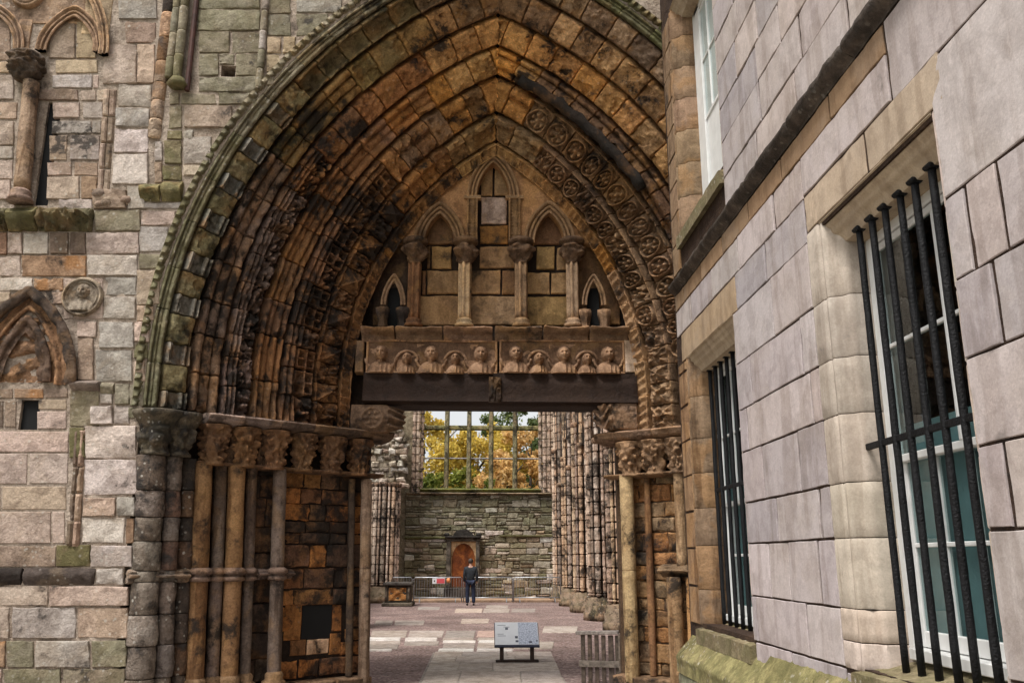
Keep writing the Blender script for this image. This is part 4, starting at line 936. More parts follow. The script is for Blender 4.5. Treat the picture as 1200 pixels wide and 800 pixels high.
# corbel stones under the lintel
def corbel(pxa, pxb, ya, yb, col, rose_left):
    xa, zt = tp(pxa, ya, TY - .1); xb, zb = tp(pxb, yb, TY - .1); w = xb - xa
    def fn(U, V):
        k = U if rose_left else 1 - U               # k=1 : rounded free end
        rnd_ = np.clip((k - .6) / .4, 0, 1); zz_ = zb + (zt - zb) * V
        zc = (zb + zt) / 2; zz_ = zc + (zz_ - zc) * (1 - .35 * rnd_ ** 2)
        P = np.stack([xa + w * U, TY - .1 + .16 * rnd_ ** 2 + 0 * U, zz_], -1); N_ = np.zeros_like(P); N_[..., 1] = -1; N_[..., 0] = (1 if rose_left else -1) * rnd_ * .9
        return P, N_ / np.linalg.norm(N_, axis=-1, keepdims=True)
    def hf(U, V):
        k = U if rose_left else 1 - U
        if rose_left:
            x = (k - .42) * w / (zt - zb) * 2; y = (V - .5) * 2; r = np.hypot(x, y); a = np.arctan2(y, x)
            return .035 * np.exp(-((r - .75) / .12) ** 2) + .03 * np.exp(-((r - .4) / .17) ** 2) * (.5 + .5 * np.cos(6 * a)) + .03 * np.exp(-(r / .15) ** 2) + .03 * np.sin(V * 19 + k * 14) * (k > .72) + .05 * np.sin(V * math.pi)
        return .035 * np.sin(V * 13 + 3 * np.sin(k * 17)) * (k > .62) + .03 * np.sin(V * math.pi) ** .3
    return patch(front, fn, 44, 30, col, M_CARVE, 'corbel', back=.5, amp=.014, freq=12, hfn=hf, edge_drop=.01)
corbel(412, 471, 474, 506, S(106, 84, 66), True); corbel(698, 747, 471, 503, S(152, 124, 102), False)

# ============================================================ palace wing on the right
PX = 2.5
palace = tag(empty('palace_wing', (PX, 6, 0)), 'pale grey ashlar palace wing with barred sash windows beside the doorway', 'building')
ASH = [S(186, 175, 173), S(180, 169, 168), S(192, 181, 178), S(172, 163, 163), S(188, 175, 169)]
WIN = {'near': (4.2, 5.85, 1.1, 4.16), 'far': (8.05, 9.97, 1.06, 4.1), 'upper': (8.05, 9.97, 5.72, 8.9)}
ys_ = [-7, 4.2, 5.85, 8.05, 9.97, 10.49]; zs_ = [-.02, 1.06, 4.13, 5.72, 8.9, 12.5]
mb = MB()
for i in range(5):
    for j in range(5):
        if (i in (1, 3) and j == 1) or (i == 3 and j == 3): continue
        mb.box((PX + .013, ys_[i], zs_[j]), (PX + .9, ys_[i + 1], zs_[j + 1]))
mb.build('wall_core', M_MORTAR, palace, S(66, 50, 40))
mb = MB(); mb.box((PX + .9, -7, -.02), (PX + 5, 10.4, 12.5)); mb.build('building_mass', M_VOID, palace)
def pstone(ya, yb, za, zb, col=None, **k):
    k.setdefault('rough', .0025); k.setdefault('prot', random.uniform(-.002, .006)); k.setdefault('n', 5); k.setdefault('wob', .006); k.setdefault('bev', .004); k.setdefault('gap', .017); k.setdefault('chip', .007); k.setdefault('gap_u', .034); k.setdefault('mat', M_PAL); mat = k.pop('mat')
    jz = lambda: random.uniform(-.004, .004)
    return stone(palace, [(PX, yb, za + jz()), (PX, ya, za + jz()), (PX, ya, zb + jz()), (PX, yb, zb + jz())], (-1, 0, 0), jit(col or random.choice(ASH), .08, .02), mat, pillow=.001, **k)
def course(ya, yb, za, zb, cuts=None, **k):
    if cuts is None:
        cuts = []; y = ya
        while yb - y > 1.25: y += random.uniform(.6, 1.05); cuts.append(y)
    e = [ya] + sorted(c for c in cuts if ya + .08 < c < yb - .08) + [yb]
    for a, b in zip(e[:-1], e[1:]): pstone(a, b, za, zb, **k)
cutY = lambda pts: [float(onX(x, y, PX)[1]) for x, y in pts]
ME, MF = 6.06, 8.05       # plain wall between the windows
for za, zb, pts in ((1.04, 1.43, [(887, 720), (947, 735)]), (1.43, 1.89, [(902, 665), (925, 665), (960, 665)]), (1.89, 2.26, [(911, 610), (962, 605)]), (2.26, 2.73, [(895, 558), (937, 545)]),
                    (2.73, 3.13, [(876, 500), (952, 470)]), (3.13, 3.58, [(880, 440), (940, 410)]), (3.58, 4.1, [(902, 320), (940, 270)])):
    course(ME, MF, za, zb, cutY(pts))
course(6.06, 7.9, 4.1, 4.46, [7.0]); course(6.06, 10.4, 4.46, 4.8); course(4.6, 6.06, 4.47, 4.8, [])
course(4.6, 10.4, 4.8, 5.01, col=S(158, 130, 102)); course(2.2, 4.6, 4.45, 5.01, [3.5])
pstone(7.9, 10.2, 4.1, 4.46, S(182, 158, 130)); pstone(5.0, 6.06, 4.17, 4.47, S(188, 168, 146)); pstone(4.06, 5.0, 4.17, 4.47, S(186, 166, 146))
RE = 4.2
for za, zb, pts in ((.72, 1.2, [(3.4)]), (1.2, 1.89, [3.2]), (1.89, 2.3, [3.98, 3.0]), (2.3, 2.75, [3.3]), (2.75, 3.17, [3.86, 3.1]), (3.17, 3.63, [4.0, 3.72, 3.2]), (3.63, 4.45, [3.25])):
    course(2.2, RE if za > 3.6 or za < 3.6 else RE, za, zb, [float(p) for p in (pts if isinstance(pts, list) else [pts])])
course(2.2, 4.06, 4.17, 4.45, []) if False else None
course(4.2, 6.06, .72, 1.02, [5.1]); course(6.06, 8.0, .72, 1.04, [7.1])
z = 5.19
for h in (.36, .4, .38, .42, .4, .4, .44, .44):
    course(2.6, 8.05, z, z + h); z += h
for za in np.arange(5.26, 8.6, .4): pstone(10.0, 10.42, za, za + .39, S(150, 124, 98), mat=M_PALB)
for za in np.arange(1.04, 4.0, .42): pstone(9.99, 10.42, za, min(4.1, za + .41), S(160, 128, 96), mat=M_PALB)
# projecting string course, mossy plinth
def yledge(ya, yb, z0, z1, proj, col, mat, name, amp=.01, hf=None, prof=None):
    def fn(U, V):
        x = PX + .01 - proj * np.interp(V, *prof); P = np.stack([x, ya + (yb - ya) * U, z0 + (z1 - z0) * V], -1); N_ = np.zeros_like(P); N_[..., 0] = -1; N_[..., 2] = (V - .4); return P, N_ / np.linalg.norm(N_, axis=-1, keepdims=True)
    return patch(palace, fn, max(10, int((yb - ya) / .06)), 16, col, mat, name, back=.12, amp=amp, freq=7, hfn=hf, edge_drop=.012)
M_STRING = stone_mat('sooty_string_stone', crust=.52, crust_w=.12, tint=(.2, .16, .12), tint_amt=.3, vary=.6, lichen=.2, bump=.5, rough=.55)
y = 2.2
while y < 10.4:
    d = min(random.uniform(1.0, 1.5), 10.4 - y); yledge(y, y + d, 5.01, 5.185, .1, S(92, 82, 74), M_STRING, 'string_course', .012, None, ([0, .12, .3, .55, .75, 1], [.15, .2, .8, 1.0, .95, .1])); y += d
y = 2.2
while y < 10.4:
    d = min(random.uniform(.6, 1.1), 10.4 - y); yledge(y, y + d, .5, .98 if y < 7.6 else .9, .2, S(148, 140, 96, .9), M_WALL, 'plinth_weathering', .012, None, ([0, .3, .42, 1], [1, 1, 1.05, .0])); y += d
y = 2.2
while y < 10.4:
    d = min(random.uniform(.7, 1.0), 10.4 - y)
    stone(palace, [(PX - .18, y + d, -.02), (PX - .18, y, -.02), (PX - .18, y, .5), (PX - .18, y + d, .5)], (-1, 0, 0), jit(S(140, 138, 116, .4), .1), M_WALL, 'plinth_stone', depth=.2); y += d
# windows
M_PAINT = plain_mat('white_window_paint', (.78, .78, .76), .35, bump=.08, bscale=30, var=.05)
M_IRON = plain_mat('black_iron', (.007, .007, .008), .6, bump=.9, bscale=70, var=.3, spec=.25)
m, t_, N, L = mk('window_glass'); b = N.new('ShaderNodeBsdfPrincipled'); o = N.new('ShaderNodeOutputMaterial'); L.new(b.outputs[0], o.inputs[0])
b.inputs['Base Color'].default_value = (.022, .036, .038, 1); b.inputs['Roughness'].default_value = .03; b.inputs['Specular IOR Level'].default_value = .6; M_GLASS = m
M_BLIND = plain_mat('teal_roller_blind', (.2, .3, .31), .7, var=.06)
m, t_, N, L = mk('clear_glass'); g1 = N.new('ShaderNodeBsdfTransparent'); g1.inputs[0].default_value = (.82, .88, .88, 1); g2 = N.new('ShaderNodeBsdfGlossy'); g2.inputs['Roughness'].default_value = .02
lw = N.new('ShaderNodeLayerWeight'); pw_ = N.new('ShaderNodeMath'); pw_.operation = 'POWER'; pw_.inputs[1].default_value = 3.5; L.new(lw.outputs['Facing'], pw_.inputs[0]); fr_ = N.new('ShaderNodeMath'); fr_.operation = 'MULTIPLY_ADD'; fr_.inputs[1].default_value = .5; fr_.inputs[2].default_value = .03; L.new(pw_.outputs[0], fr_.inputs[0]); mxs = N.new('ShaderNodeMixShader'); o = N.new('ShaderNodeOutputMaterial')
L.new(fr_.outputs[0], mxs.inputs[0]); L.new(g1.outputs[0], mxs.inputs[1]); L.new(g2.outputs[0], mxs.inputs[2]); L.new(mxs.outputs[0], o.inputs[0]); M_CLEAR = m
def polyl(pts):
    p = np.array(pts, float); d = np.r_[0, np.cumsum(np.linalg.norm(np.diff(p, axis=0), axis=1))]; d /= d[-1]
    return lambda v: (np.interp(v, d, p[:, 0]), np.interp(v, d, p[:, 1]))
def jamb_piece(pts, za, zb, col, mat, name='jamb_stone', nv=30, amp=.004):
    f = polyl(pts); e = 1e-3
    def fn(U, V):
        x, y = f(V); x1, y1 = f(np.clip(V + .02, 0, 1)); x0, y0 = f(np.clip(V - .02, 0, 1)); tx, ty = x1 - x0, y1 - y0; n_ = np.hypot(tx, ty) + 1e-9
        P = np.stack([x, y, za + (zb - za) * U], -1); s_ = 1.0 if pts[0][1] > pts[-1][1] else -1.0
        N_ = np.stack([-np.abs(ty) / n_ * 1.0, -s_ * np.abs(tx) / n_, np.zeros_like(x)], -1)
        return P, N_
    return patch(palace, fn, 8, nv, col, mat, name, back=.015, amp=amp, freq=6, edge_drop=.006)
def make_window(key, brown):
    ya, yb, z0, z1 = WIN[key]; mat = M_PALB if brown else M_PAL; deep = .40
    # far jamb: moulded stones, course by course; near jamb plainer (it looks away from the court)
    zc = [1.04, 1.22, 1.43, 1.89, 2.26, 2.73, 3.13, 3.58, 4.17] if key == 'near' else ([1.04, 1.42, 1.9, 2.32, 2.72, 3.12, 3.62, 4.11] if key == 'far' else list(np.linspace(5.72, 8.9, 8)))
    for a, b_ in zip(zc[:-1], zc[1:]):
        c_ = jit(S(142, 118, 94), .12, .05) if brown else jit(S(190, 176, 162), .06)
        o_ = .21 if key == 'near' else .02
        jamb_piece([(PX, yb + o_), (PX, yb + .012), (PX + .014, yb - .006), (PX + .016, yb - .024), (PX + .004, yb - .032), (PX + .006, yb - .062), (PX + .03, yb - .072), (PX + .05, yb - .08), (PX + .09, yb - .1), (PX + .12, yb - .16), (PX + deep, yb - .18)], a + .003, b_ - .003, c_, mat)
        jamb_piece([(PX + .005, ya + .0), (PX + .12, ya + .13), (PX + deep, ya + .15)], a + .003, b_ - .003, jit(S(182, 168, 156), .06), M_PAL, nv=8)
    # lintel soffit mouldings
    f = polyl([(PX - .0, z1), (PX + .03, z1 - .01), (PX + .035, z1 - .05), (PX + .06, z1 - .06), (PX + .07, z1 - .1), (PX + .1, z1 - .12), (PX + .13, z1 - .19), (PX + deep, z1 - .2)])
    def fn(U, V):
        x, z_ = f(V); P = np.stack([x, yb - .02 + (ya - yb + .04) * U, z_], -1); N_ = np.zeros_like(P); N_[..., 0] = -.6; N_[..., 2] = -.8; return P, N_
    patch(palace, fn, 14, 26, S(178, 160, 136), M_PAL, 'lintel_moulding', back=.02, amp=.003, edge_drop=0)
    # sill
    def fs(U, V):
        P = np.stack([PX - .05 + (deep + .05) * V, yb + .02 + (ya - yb - .04) * U, z0 - .06 + .1 * V], -1); N_ = np.zeros_like(P); N_[..., 2] = 1; return P, N_
    patch(palace, fs, 20, 8, S(140, 128, 100, .7), M_WALL, 'window_sill', back=.16, amp=.012, edge_drop=.01)
    XG = PX + .27; A, B, C, D = ya + .12, yb - .16, z0 + .04, z1 - .18
    mid = C + (D - C) * .44
    fw = .3 if key == 'upper' else .075
    mb = MB()
    for lo, hi in (((XG, A, C), (XG + .12, A + .075, D)), ((XG, B - fw, C), (XG + .12, B, D)), ((XG, A + .075, D - .08), (XG + .12, B - .075, D)), ((XG - .04, A + .075, C), (XG + .12, B - .075, C + .07))): mb.bbox(lo, hi, .006)
    w = mb.build('window', M_PAINT, palace)
    if key == 'upper':
        g = MB(); g.bbox((XG + .03, B - .86, C + .08), (XG + .06, B - .31, D - .09), .008); g.build('shutter', M_PAINT, w)
    for nm, zlo, zhi, xo in (('lower_sash', C + .075, mid + .03, .05), ('upper_sash', mid - .02, D - .085, .015)):
        mb = MB(); ya2, yb2 = A + .08, B - .08; x_ = XG + xo
        for lo, hi in (((x_, ya2, zlo), (x_ + .035, ya2 + .05, zhi)), ((x_, yb2 - .05, zlo), (x_ + .035, yb2, zhi)), ((x_, ya2 + .05, zlo), (x_ + .035, yb2 - .05, zlo + (.1 if nm[0] == 'l' else .05))), ((x_, ya2 + .05, zhi - .05), (x_ + .035, yb2 - .05, zhi))): mb.bbox(lo, hi, .006)
        mb.build(nm, M_PAINT, w)
        nc, nr = 3, 2; pw = (yb2 - ya2 - .1) / nc; ph = (zhi - zlo - .12) / nr
        for c_ in range(1, nc): g = MB(); yv = ya2 + .05 + pw * c_; g.bbox((x_ - .004, yv - .014, zlo + .05), (x_ + .032, yv + .014, zhi - .05), .005); g.build('glazing_bar', M_PAINT, w)
        for r_ in range(1, nr): g = MB(); zv = zlo + .08 + ph * r_; g.bbox((x_ - .002, ya2 + .05, zv - .014), (x_ + .03, yb2 - .05, zv + .014), .005); g.build('glazing_bar', M_PAINT, w)
        for c_ in range(nc):
            for r_ in range(nr):
                g = MB(); g.box((x_ + .014, ya2 + .05 + pw * c_, zlo + .05 + ph * r_), (x_ + .018, ya2 + .05 + pw * (c_ + 1), zlo + .09 + ph * (r_ + 1))); g.build('pane', M_CLEAR, w)
    # room behind: dark, with a blind across the lower half
    g = MB(); g.box((XG + .1, A + .05, C + .02), (XG + .105, B - .05, C + (D - C) * .52)); g.build('roller_blind', M_BLIND, w)
    # iron grille
    gr = None
    if key != 'upper':
        XB = PX + (.135 if key == 'near' else .215); g = MB()
        zb_ = float(onX(1050, 514, XB)[2]); g.bbox((XB - .012, A + .02, zb_ - .022), (XB + .012, B + .05, zb_ + .022), .005)
        gr = g.build('window_grille', M_IRON, palace)
        yy = [float(onX(x, y, XB)[1]) for x, y in ((1007, 272), (1022, 262), (1037, 246), (1055, 232), (1072, 216), (1092, 200))] if key == 'near' else [B - .06 - .23 * k for k in range(7)]
        for yv in yy:
            g = MB(); n_ = 14; pts = [(XB + random.uniform(-.0015, .0015), yv + random.uniform(-.0015, .0015), z0 - .02 + (z1 - .16 - z0) * k / n_) for k in range(n_ + 1)]
            g.tube(pts, [.024 + random.uniform(-.0012, .0012) for _ in pts], 8); g.build('iron_bar', M_IRON, gr, smooth=True)
            g = MB(); g.bbox((XB - .04, yv - .042, z1 - .2), (XB + .04, yv + .042, z1 - .165), .012); g.build('bar_socket', M_IRON, gr)
    return w
make_window('near', False); make_window('far', True); make_window('upper', True)

# ============================================================ ground
def sheet(name, x0, x1, y0, y1, z, mat, nx=1, ny=1):
    V = [(x0 + (x1 - x0) * i / nx, y0 + (y1 - y0) * j / ny, z) for i in range(nx + 1) for j in range(ny + 1)]
    return mesh(name, V, [tuple(f) for f in grid_faces(nx + 1, ny + 1)][::1], mat, None, None, False)
def ground_mat(name, cols, sc, bump, rough=.95, big=.4, vs_=None):
    m, t, N, L = mk(name); g = N.new('ShaderNodeNewGeometry')
    v = N.new('ShaderNodeTexVoronoi'); v.inputs['Scale'].default_value = sc; L.new(g.outputs['Position'], v.inputs['Vector'])
    n = N.new('ShaderNodeTexNoise'); n.inputs['Scale'].default_value = .7; n.inputs['Detail'].default_value = 7; n.inputs['Roughness'].default_value = .65; L.new(g.outputs['Position'], n.inputs['Vector'])
    r = N.new('ShaderNodeValToRGB'); cr = r.color_ramp; sep = N.new('ShaderNodeSeparateColor'); L.new(v.outputs['Color'], sep.inputs[0])
    while len(cr.elements) < len(cols): cr.elements.new(.5)
    for i, c in enumerate(cols): cr.elements[i].position = i / (len(cols) - 1); cr.elements[i].color = (*c[:3], 1)
    L.new(sep.outputs[0], r.inputs[0])
    mr = N.new('ShaderNodeMapRange'); mr.inputs['From Min'].default_value = .3; mr.inputs['From Max'].default_value = .7; mr.inputs['To Min'].default_value = 1 - big; mr.inputs['To Max'].default_value = 1 + big * .6; L.new(n.outputs['Fac'], mr.inputs['Value'])
    sc_ = N.new('ShaderNodeVectorMath'); sc_.operation = 'SCALE'; L.new(r.outputs[0], sc_.inputs[0]); L.new(mr.outputs[0], sc_.inputs['Scale'])
    b = N.new('ShaderNodeBsdfPrincipled'); L.new(sc_.outputs[0], b.inputs['Base Color']); b.inputs['Roughness'].default_value = rough; b.inputs['Specular IOR Level'].default_value = .2
    bp = N.new('ShaderNodeBump'); bp.inputs['Strength'].default_value = bump; bp.inputs['Distance'].default_value = .02; bp.invert = True; L.new(v.outputs['Distance'], bp.inputs['Height']); L.new(bp.outputs[0], b.inputs['Normal'])
    o = N.new('ShaderNodeOutputMaterial'); L.new(b.outputs[0], o.inputs[0]); return m
M_GRAVEL = ground_mat('pink_gravel', [S(92, 75, 70), S(134, 111, 104), S(160, 138, 131), S(112, 93, 87), S(174, 155, 148)], 24, 1.0)
M_COURT = ground_mat('court_gravel', [S(130, 120, 110), S(156, 146, 136), S(172, 162, 152)], 30, .7)
M_GRASS = ground_mat('rough_grass', [S(70, 84, 34), S(92, 100, 44), S(110, 108, 56)], 20, .6)
tag(sheet('ground', -400, 400, -300, 500, -.03, M_GRASS, 4, 4), kind='structure')
tag(sheet('forecourt', -14, PX + .1, -16, 12.7, -.012, M_COURT, 4, 4), kind='structure')
nave = tag(sheet('nave_floor', -5.4, 5.4, 12.7, 40.2, -.004, M_GRAVEL, 6, 12), kind='structure')
# flagstones let into the gravel
def flag(parent, q, col, prot=.012):
    P = [onZ(x, y, 0.0) for x, y in q]
    return stone(parent, P, (0, 0, 1), jit(col, .1, .02), M_FLAG, 'flagstone', prot=prot, gap=.012, bev=.012, rough=.005, n=4, depth=.05, wob=.012)
FL = [S(176, 163, 152), S(166, 154, 144), S(184, 171, 160), S(160, 149, 140)]
ex = lambda y: 493 + (800 - y) * .46; ed = lambda y: 663 - (800 - y) * .46
rows = [(763.5, 769, (.24, .62)), (769, 776, (.2, .68)), (776, 786.5, (.24, .5)), (786.5, 800, (.26, .7)), (800, 818, (.4,)), (818, 840, (.3, .7))]
path = tag(sheet('path', -.85, 1.32, 13.0, 17.6, -.002, M_COURT), kind='structure')
for ya, yb, cs in rows:
    e = [0] + list(cs) + [1]
    for a, b in zip(e[:-1], e[1:]):
        X = lambda y, f: ex(y) + (ed(y) - ex(y)) * f
        flag(path, [(X(yb, a), yb), (X(yb, b), yb), (X(ya, b), ya), (X(ya, a), ya)], random.choice(FL))
def rect(x0, y0, x1, y1): return [(x0 - (y1 - y0) * .3, y1), (x1 - (y1 - y0) * .3, y1), (x1, y0), (x0, y0)]
for x0, y0, x1, y1, c in ((436, 739, 478, 746.5, 0), (480, 739, 521, 746.5, 0), (523, 739, 558, 746.5, 1), (560, 739, 588, 746, 4), (430, 751, 470, 754.5, 0), (474, 751.5, 515, 756, 0), (519, 747, 556, 750, 0), (560, 747, 590, 750, 0), (430, 746.8, 470, 750.5, 5), (475, 747, 513, 751, 5), (519, 750.3, 558, 753, 5), (561, 750.2, 584, 753, 5), (520, 753.2, 558, 759.5, 1), (560, 753.2, 602, 759.5, 0), (604, 752, 650, 760, 0), (514, 760, 556, 763, 5), (559, 760, 602, 763, 5), (430, 760.5, 460, 762.5, 5), (425, 755, 468, 760, 1),
                      (440, 727, 461, 732, 1), (463, 727, 498, 732, 0), (541, 725, 574, 730, 2), (637, 734, 678, 741, 0), (534, 713, 566, 717.5, 2), (567, 713, 598, 717.5, 0), (600, 713, 628, 717, 1), (570, 709, 596, 712.5, 0), (490, 711, 516, 714, 1), (604, 741, 632, 746, 1)):
    flag(nave, rect(x0, y0, x1, y1), {0: FL[0], 1: FL[3], 2: S(190, 172, 158), 4: S(184, 156, 144), 5: S(216, 208, 200)}[c])
# the earth step at the foot of the barriers
a = onZ(437, 708); b = onZ(655, 704)
mb = MB(); mb.bbox((-3.6, 37.6, -.05), (3.7, 39.9, .1), .03); tag(mb.build('kerb', M_FLAG, None, S(176, 146, 120)), kind='structure')

# ============================================================ east end of the nave
EY = 40.0
east = tag(empty('ruined_end_wall', (0, EY, 0)), 'ruined rubble end wall with large unglazed mullioned window and mossy sill', 'wall')
wz = lambda y: float(onY(560, y, EY)[2]); wx = lambda x: float(onY(x, 640, EY)[0])
XL, XR = wx(474), wx(657); WL, WR = wx(493), wx(632); ZSILL = wz(577)
mb = MB(); mb.box((-7, EY + .05, -.02), (7, EY + 1.0, ZSILL - .1)); mb.box((-7, EY + .05, ZSILL - .1), (WL - .25, EY + 1.0, 12.6)); mb.box((WR + .25, EY + .05, ZSILL - .1), (7, EY + 1.0, 12.6))
mb.build('wall_core', M_RUBBLE, east, S(150, 136, 112))
RUB = [S(180, 166, 142, .15), S(156, 146, 120, .25), S(192, 176, 158), S(140, 132, 104, .3), S(166, 146, 122, .1), S(212, 202, 188), S(130, 118, 98, .25)]
z = 0
while z < ZSILL - .12:
    h = min(random.uniform(.2, .34), ZSILL - .1 - z); x = XL
    if ZSILL - .1 - z - h < .12: h = ZSILL - .1 - z
    while x < XR - .05:
        w = min(random.uniform(.25, .85), XR - x); w = XR - x if XR - x - w < .15 else w
        k = random.random(); parts_ = [(z, z + h)] if k < .6 else [(z, z + h * random.uniform(.4, .6))]
        if k >= .6: parts_.append((parts_[0][1], z + h))
        for za, zb in parts_:
            c = jit(random.choice(RUB), .25, .06)
            if z > 3.0: c = mixc(c, S(116, 118, 98, .5), .45)
            j = lambda: random.uniform(-.035, .035)
            stone(east, [(x + j(), EY, za + j()), (x + w + j(), EY, za + j()), (x + w + j(), EY, zb + j()), (x + j(), EY, zb + j())], (0, -1, 0), c, M_RUBBLE, prot=random.uniform(0, .05), gap=.02, bev=.03, rough=.03, n=3, wob=.04)
        x += w
    z += h
def eledge(xa, xb, z0, z1, Y, pj, col, mat, nm): return ledge(east, xa, xb, z0, z1, Y, pj, col, mat, nm, .02, None, 40)
eledge(XL, XR, ZSILL - .12, ZSILL, EY, .25, S(150, 136, 112), M_NAVE, 'window_sill'); eledge(WL - .1, WR + .1, ZSILL, ZSILL + .22, EY + .3, .28, S(120, 122, 60, 1), M_RUBBLE, 'mossy_sill')
eledge(XL, -.75, 2.62, 2.74, EY, .1, S(110, 112, 66, .9), M_RUBBLE, 'mossy_ledge'); eledge(.95, XR, 2.72, 2.82, EY, .1, S(116, 110, 76, .6), M_RUBBLE, 'mossy_ledge')
for px_ in (521, 548, 575, 604):
    x_ = wx(px_); mb = MB()
    V = []; zz0, zz1 = ZSILL + .15, 12.0; n_ = 14
    for k in range(n_ + 1):
        z_ = zz0 + (zz1 - zz0) * k / n_
        for ax, ay in ((-.11, .18), (-.06, 0), (.06, 0), (.11, .18), (.11, .32), (.06, .5), (-.06, .5), (-.11, .32)): V.append((x_ + ax + random.uniform(-.006, .006), EY + .2 + ay, z_))
    F = [(k * 8 + j, k * 8 + (j + 1) % 8, (k + 1) * 8 + (j + 1) % 8, (k + 1) * 8 + j) for k in range(n_) for j in range(8)] + [tuple(range(8))[::-1], tuple(range(n_ * 8, n_ * 8 + 8))]
    mb.add(V, F); mb.build('mullion', M_NAVE, east, S(132, 126, 98, .4))
mb = MB(); zt = wz(500); mb.bbox((WL - .2, EY + .3, zt - .1), (WR + .2, EY + .55, zt + .12), .05); mb.build('transom', M_NAVE, east, S(128, 126, 84, .6))
mb = MB(); zt = wz(536); mb.tube([(WL - .2, EY + .35, zt), (WR + .2, EY + .35, zt)], .035, 8); mb.build('iron_bar', plain_mat('weathered_bar', (.28, .26, .25), .7), east)
# moulded reveals: clusters of thin shafts either side of the window
def nshaft(parent, x, y, r, z0, z1, col, joint=.38, name='shaft', n=9):
    pf = []; z = z0                                     # bed joints run level through the whole pier
    while z < z1 - .02:
        e = min((math.floor(z / joint + 1e-4) + 1) * joint, z1); rr = r * random.uniform(.95, 1.05)
        pf += [(r * .55, z), (r * .55, z + .035), (rr, z + .045), (rr, e - .012), (r * .55, e)]; z = e
    return lathe(parent, x, y, pf, col, M_NAVE, name, n, .008, 5, sharp=40)
for x_, y_, r_ in ((WL - .08, .25, .1), (WL - .25, .1, .11), (WL - .43, .02, .09), (WR + .1, .25, .1), (WR + .3, .1, .11), (WR + .5, .0, .1), (WR + .7, -.05, .11)):
    nshaft(east, x_, EY + y_, r_, ZSILL - .02, 12.3, jit(S(184, 164, 146), .1))
small_arch(east, (WL + WR) / 2, 12.0, (WR - WL) / 2, 2.6, EY + .1, .5, .9, S(160, 140, 118), M_NAVE, 'window_arch', two_rolls(.15), nu=30)

# side arcades: clustered piers
def pier(cx, cy, side, label, grp=None, zcap=5.3, ztop=12.5, r=.62, tall=True):
    p = tag(empty('clustered_pier', (cx, cy, 0)), label, 'pier', grp); top = ztop if tall else zcap
    lathe(p, cx, cy, [(r * .86, .3), (r * .86, top)], S(46, 37, 31), M_NAVE, 'pier_core', 14, .02)
    lathe(p, cx, cy, [(r + .16, -.01), (r + .16, .22), (r + .11, .24), (r + .11, .42), (r + .06, .44), (r + .06, .54), (r + .02, .56), (r + .03, .62), (r - .05, .66)], S(134, 116, 98, .35), M_NAVE, 'pier_base', 12, .03, 6)
    for k in range(18):
        a = 2 * math.pi * (k + .5) / 18; zc = zcap + random.choice((-.38, 0, .38, 1.14)) if tall else zcap
        c = jit(random.choice([S(200, 182, 166), S(184, 164, 150), S(194, 168, 142), S(150, 134, 122)]), .18)
        px_, py_ = cx + (r - .04) * math.cos(a), cy + (r - .04) * math.sin(a); rs = .085 if k % 2 else .048
        nshaft(p, px_, py_, rs, .68, zc, c)
        if tall: nshaft(p, cx + (r - .12) * math.cos(a), cy + (r - .12) * math.sin(a), rs * .9, zc, ztop, jit(c, .1))
        lathe(p, px_, py_, [(rs, zc - .12), (rs * 1.25, zc - .06), (rs * 1.5, zc), (rs * 1.4, zc + .05), (rs * .8, zc + .08)], jit(S(140, 116, 96), .1), M_NAVE, 'shaft_capital', 9, .01)
    return p
for k, (y_, what) in enumerate(((22.6, 'beside the wooden picket barrier'), (26.6, 'second from the picket barrier'), (30.6, 'third from the picket barrier'), (34.6, 'fourth from the picket barrier'), (38.3, 'against the rubble end wall'))):
    pier(3.95 if k < 4 else 3.9, y_, 1, 'mossy-based pier of bundled shafts in right arcade, ' + what, 'clustered piers of the right arcade')
pier(-4.0, 37.6, -1, 'stone pier of bundled shafts behind the chest tomb', None, zcap=wz(571) * .98, tall=False, r=.62)
pier(-3.75, 23.6, -1, 'stone pier of bundled shafts behind the left door jamb', None, tall=False)
mb = MB(); mb.box((5.4, 12.92, -.02), (6.2, 41, 9.0)); tag(mb.build('aisle_wall', M_RUBBLE, None, S(150, 130, 108)), 'tall stone aisle wall behind the right-hand row of piers', 'wall')
mb = MB(); mb.box((-6.6, 12.92, -.02), (-5.6, 41, 5.0)); tag(mb.build('aisle_wall', M_RUBBLE, None, S(160, 142, 122)), 'stone aisle wall behind the pier by the left door jamb', 'wall')
# broken stub of walling above the far left pier
stub = tag(empty('broken_wall_stub', (-4.0, 38.4, 0)), 'broken pale rubble wall stub rising above the pier behind the chest tomb', 'wall')
mb = MB(); mb.box((-5.5, 38.2, 4.6), (-3.75, 39.9, 8.2)); mb.build('wall_core', M_RUBBLE, stub, S(170, 156, 136))
z = 4.75
while z < 8.6:
    h = random.uniform(.18, .32); x = -5.4
    top = -3.3 - max(0, z - 5.2) * .12 + .25 * math.sin(z * 2.2)
    while x < top:
        w = random.uniform(.18, .5); j = lambda: random.uniform(-.07, .07)
        stone(stub, [(x + j(), 38.1, z + j()), (x + w + j(), 38.1, z + j()), (x + w + j(), 38.1, z + h + j()), (x + j(), 38.1, z + h + j())], (0, -1, 0), jit(random.choice([S(206, 192, 176), S(190, 168, 150), S(176, 160, 136), S(214, 204, 190), S(120, 106, 94)]), .2), M_RUBBLE, prot=random.uniform(-.1, .16), gap=.03, bev=.06, rough=.07, n=4, wob=.07, depth=.3); x += w
    z += h

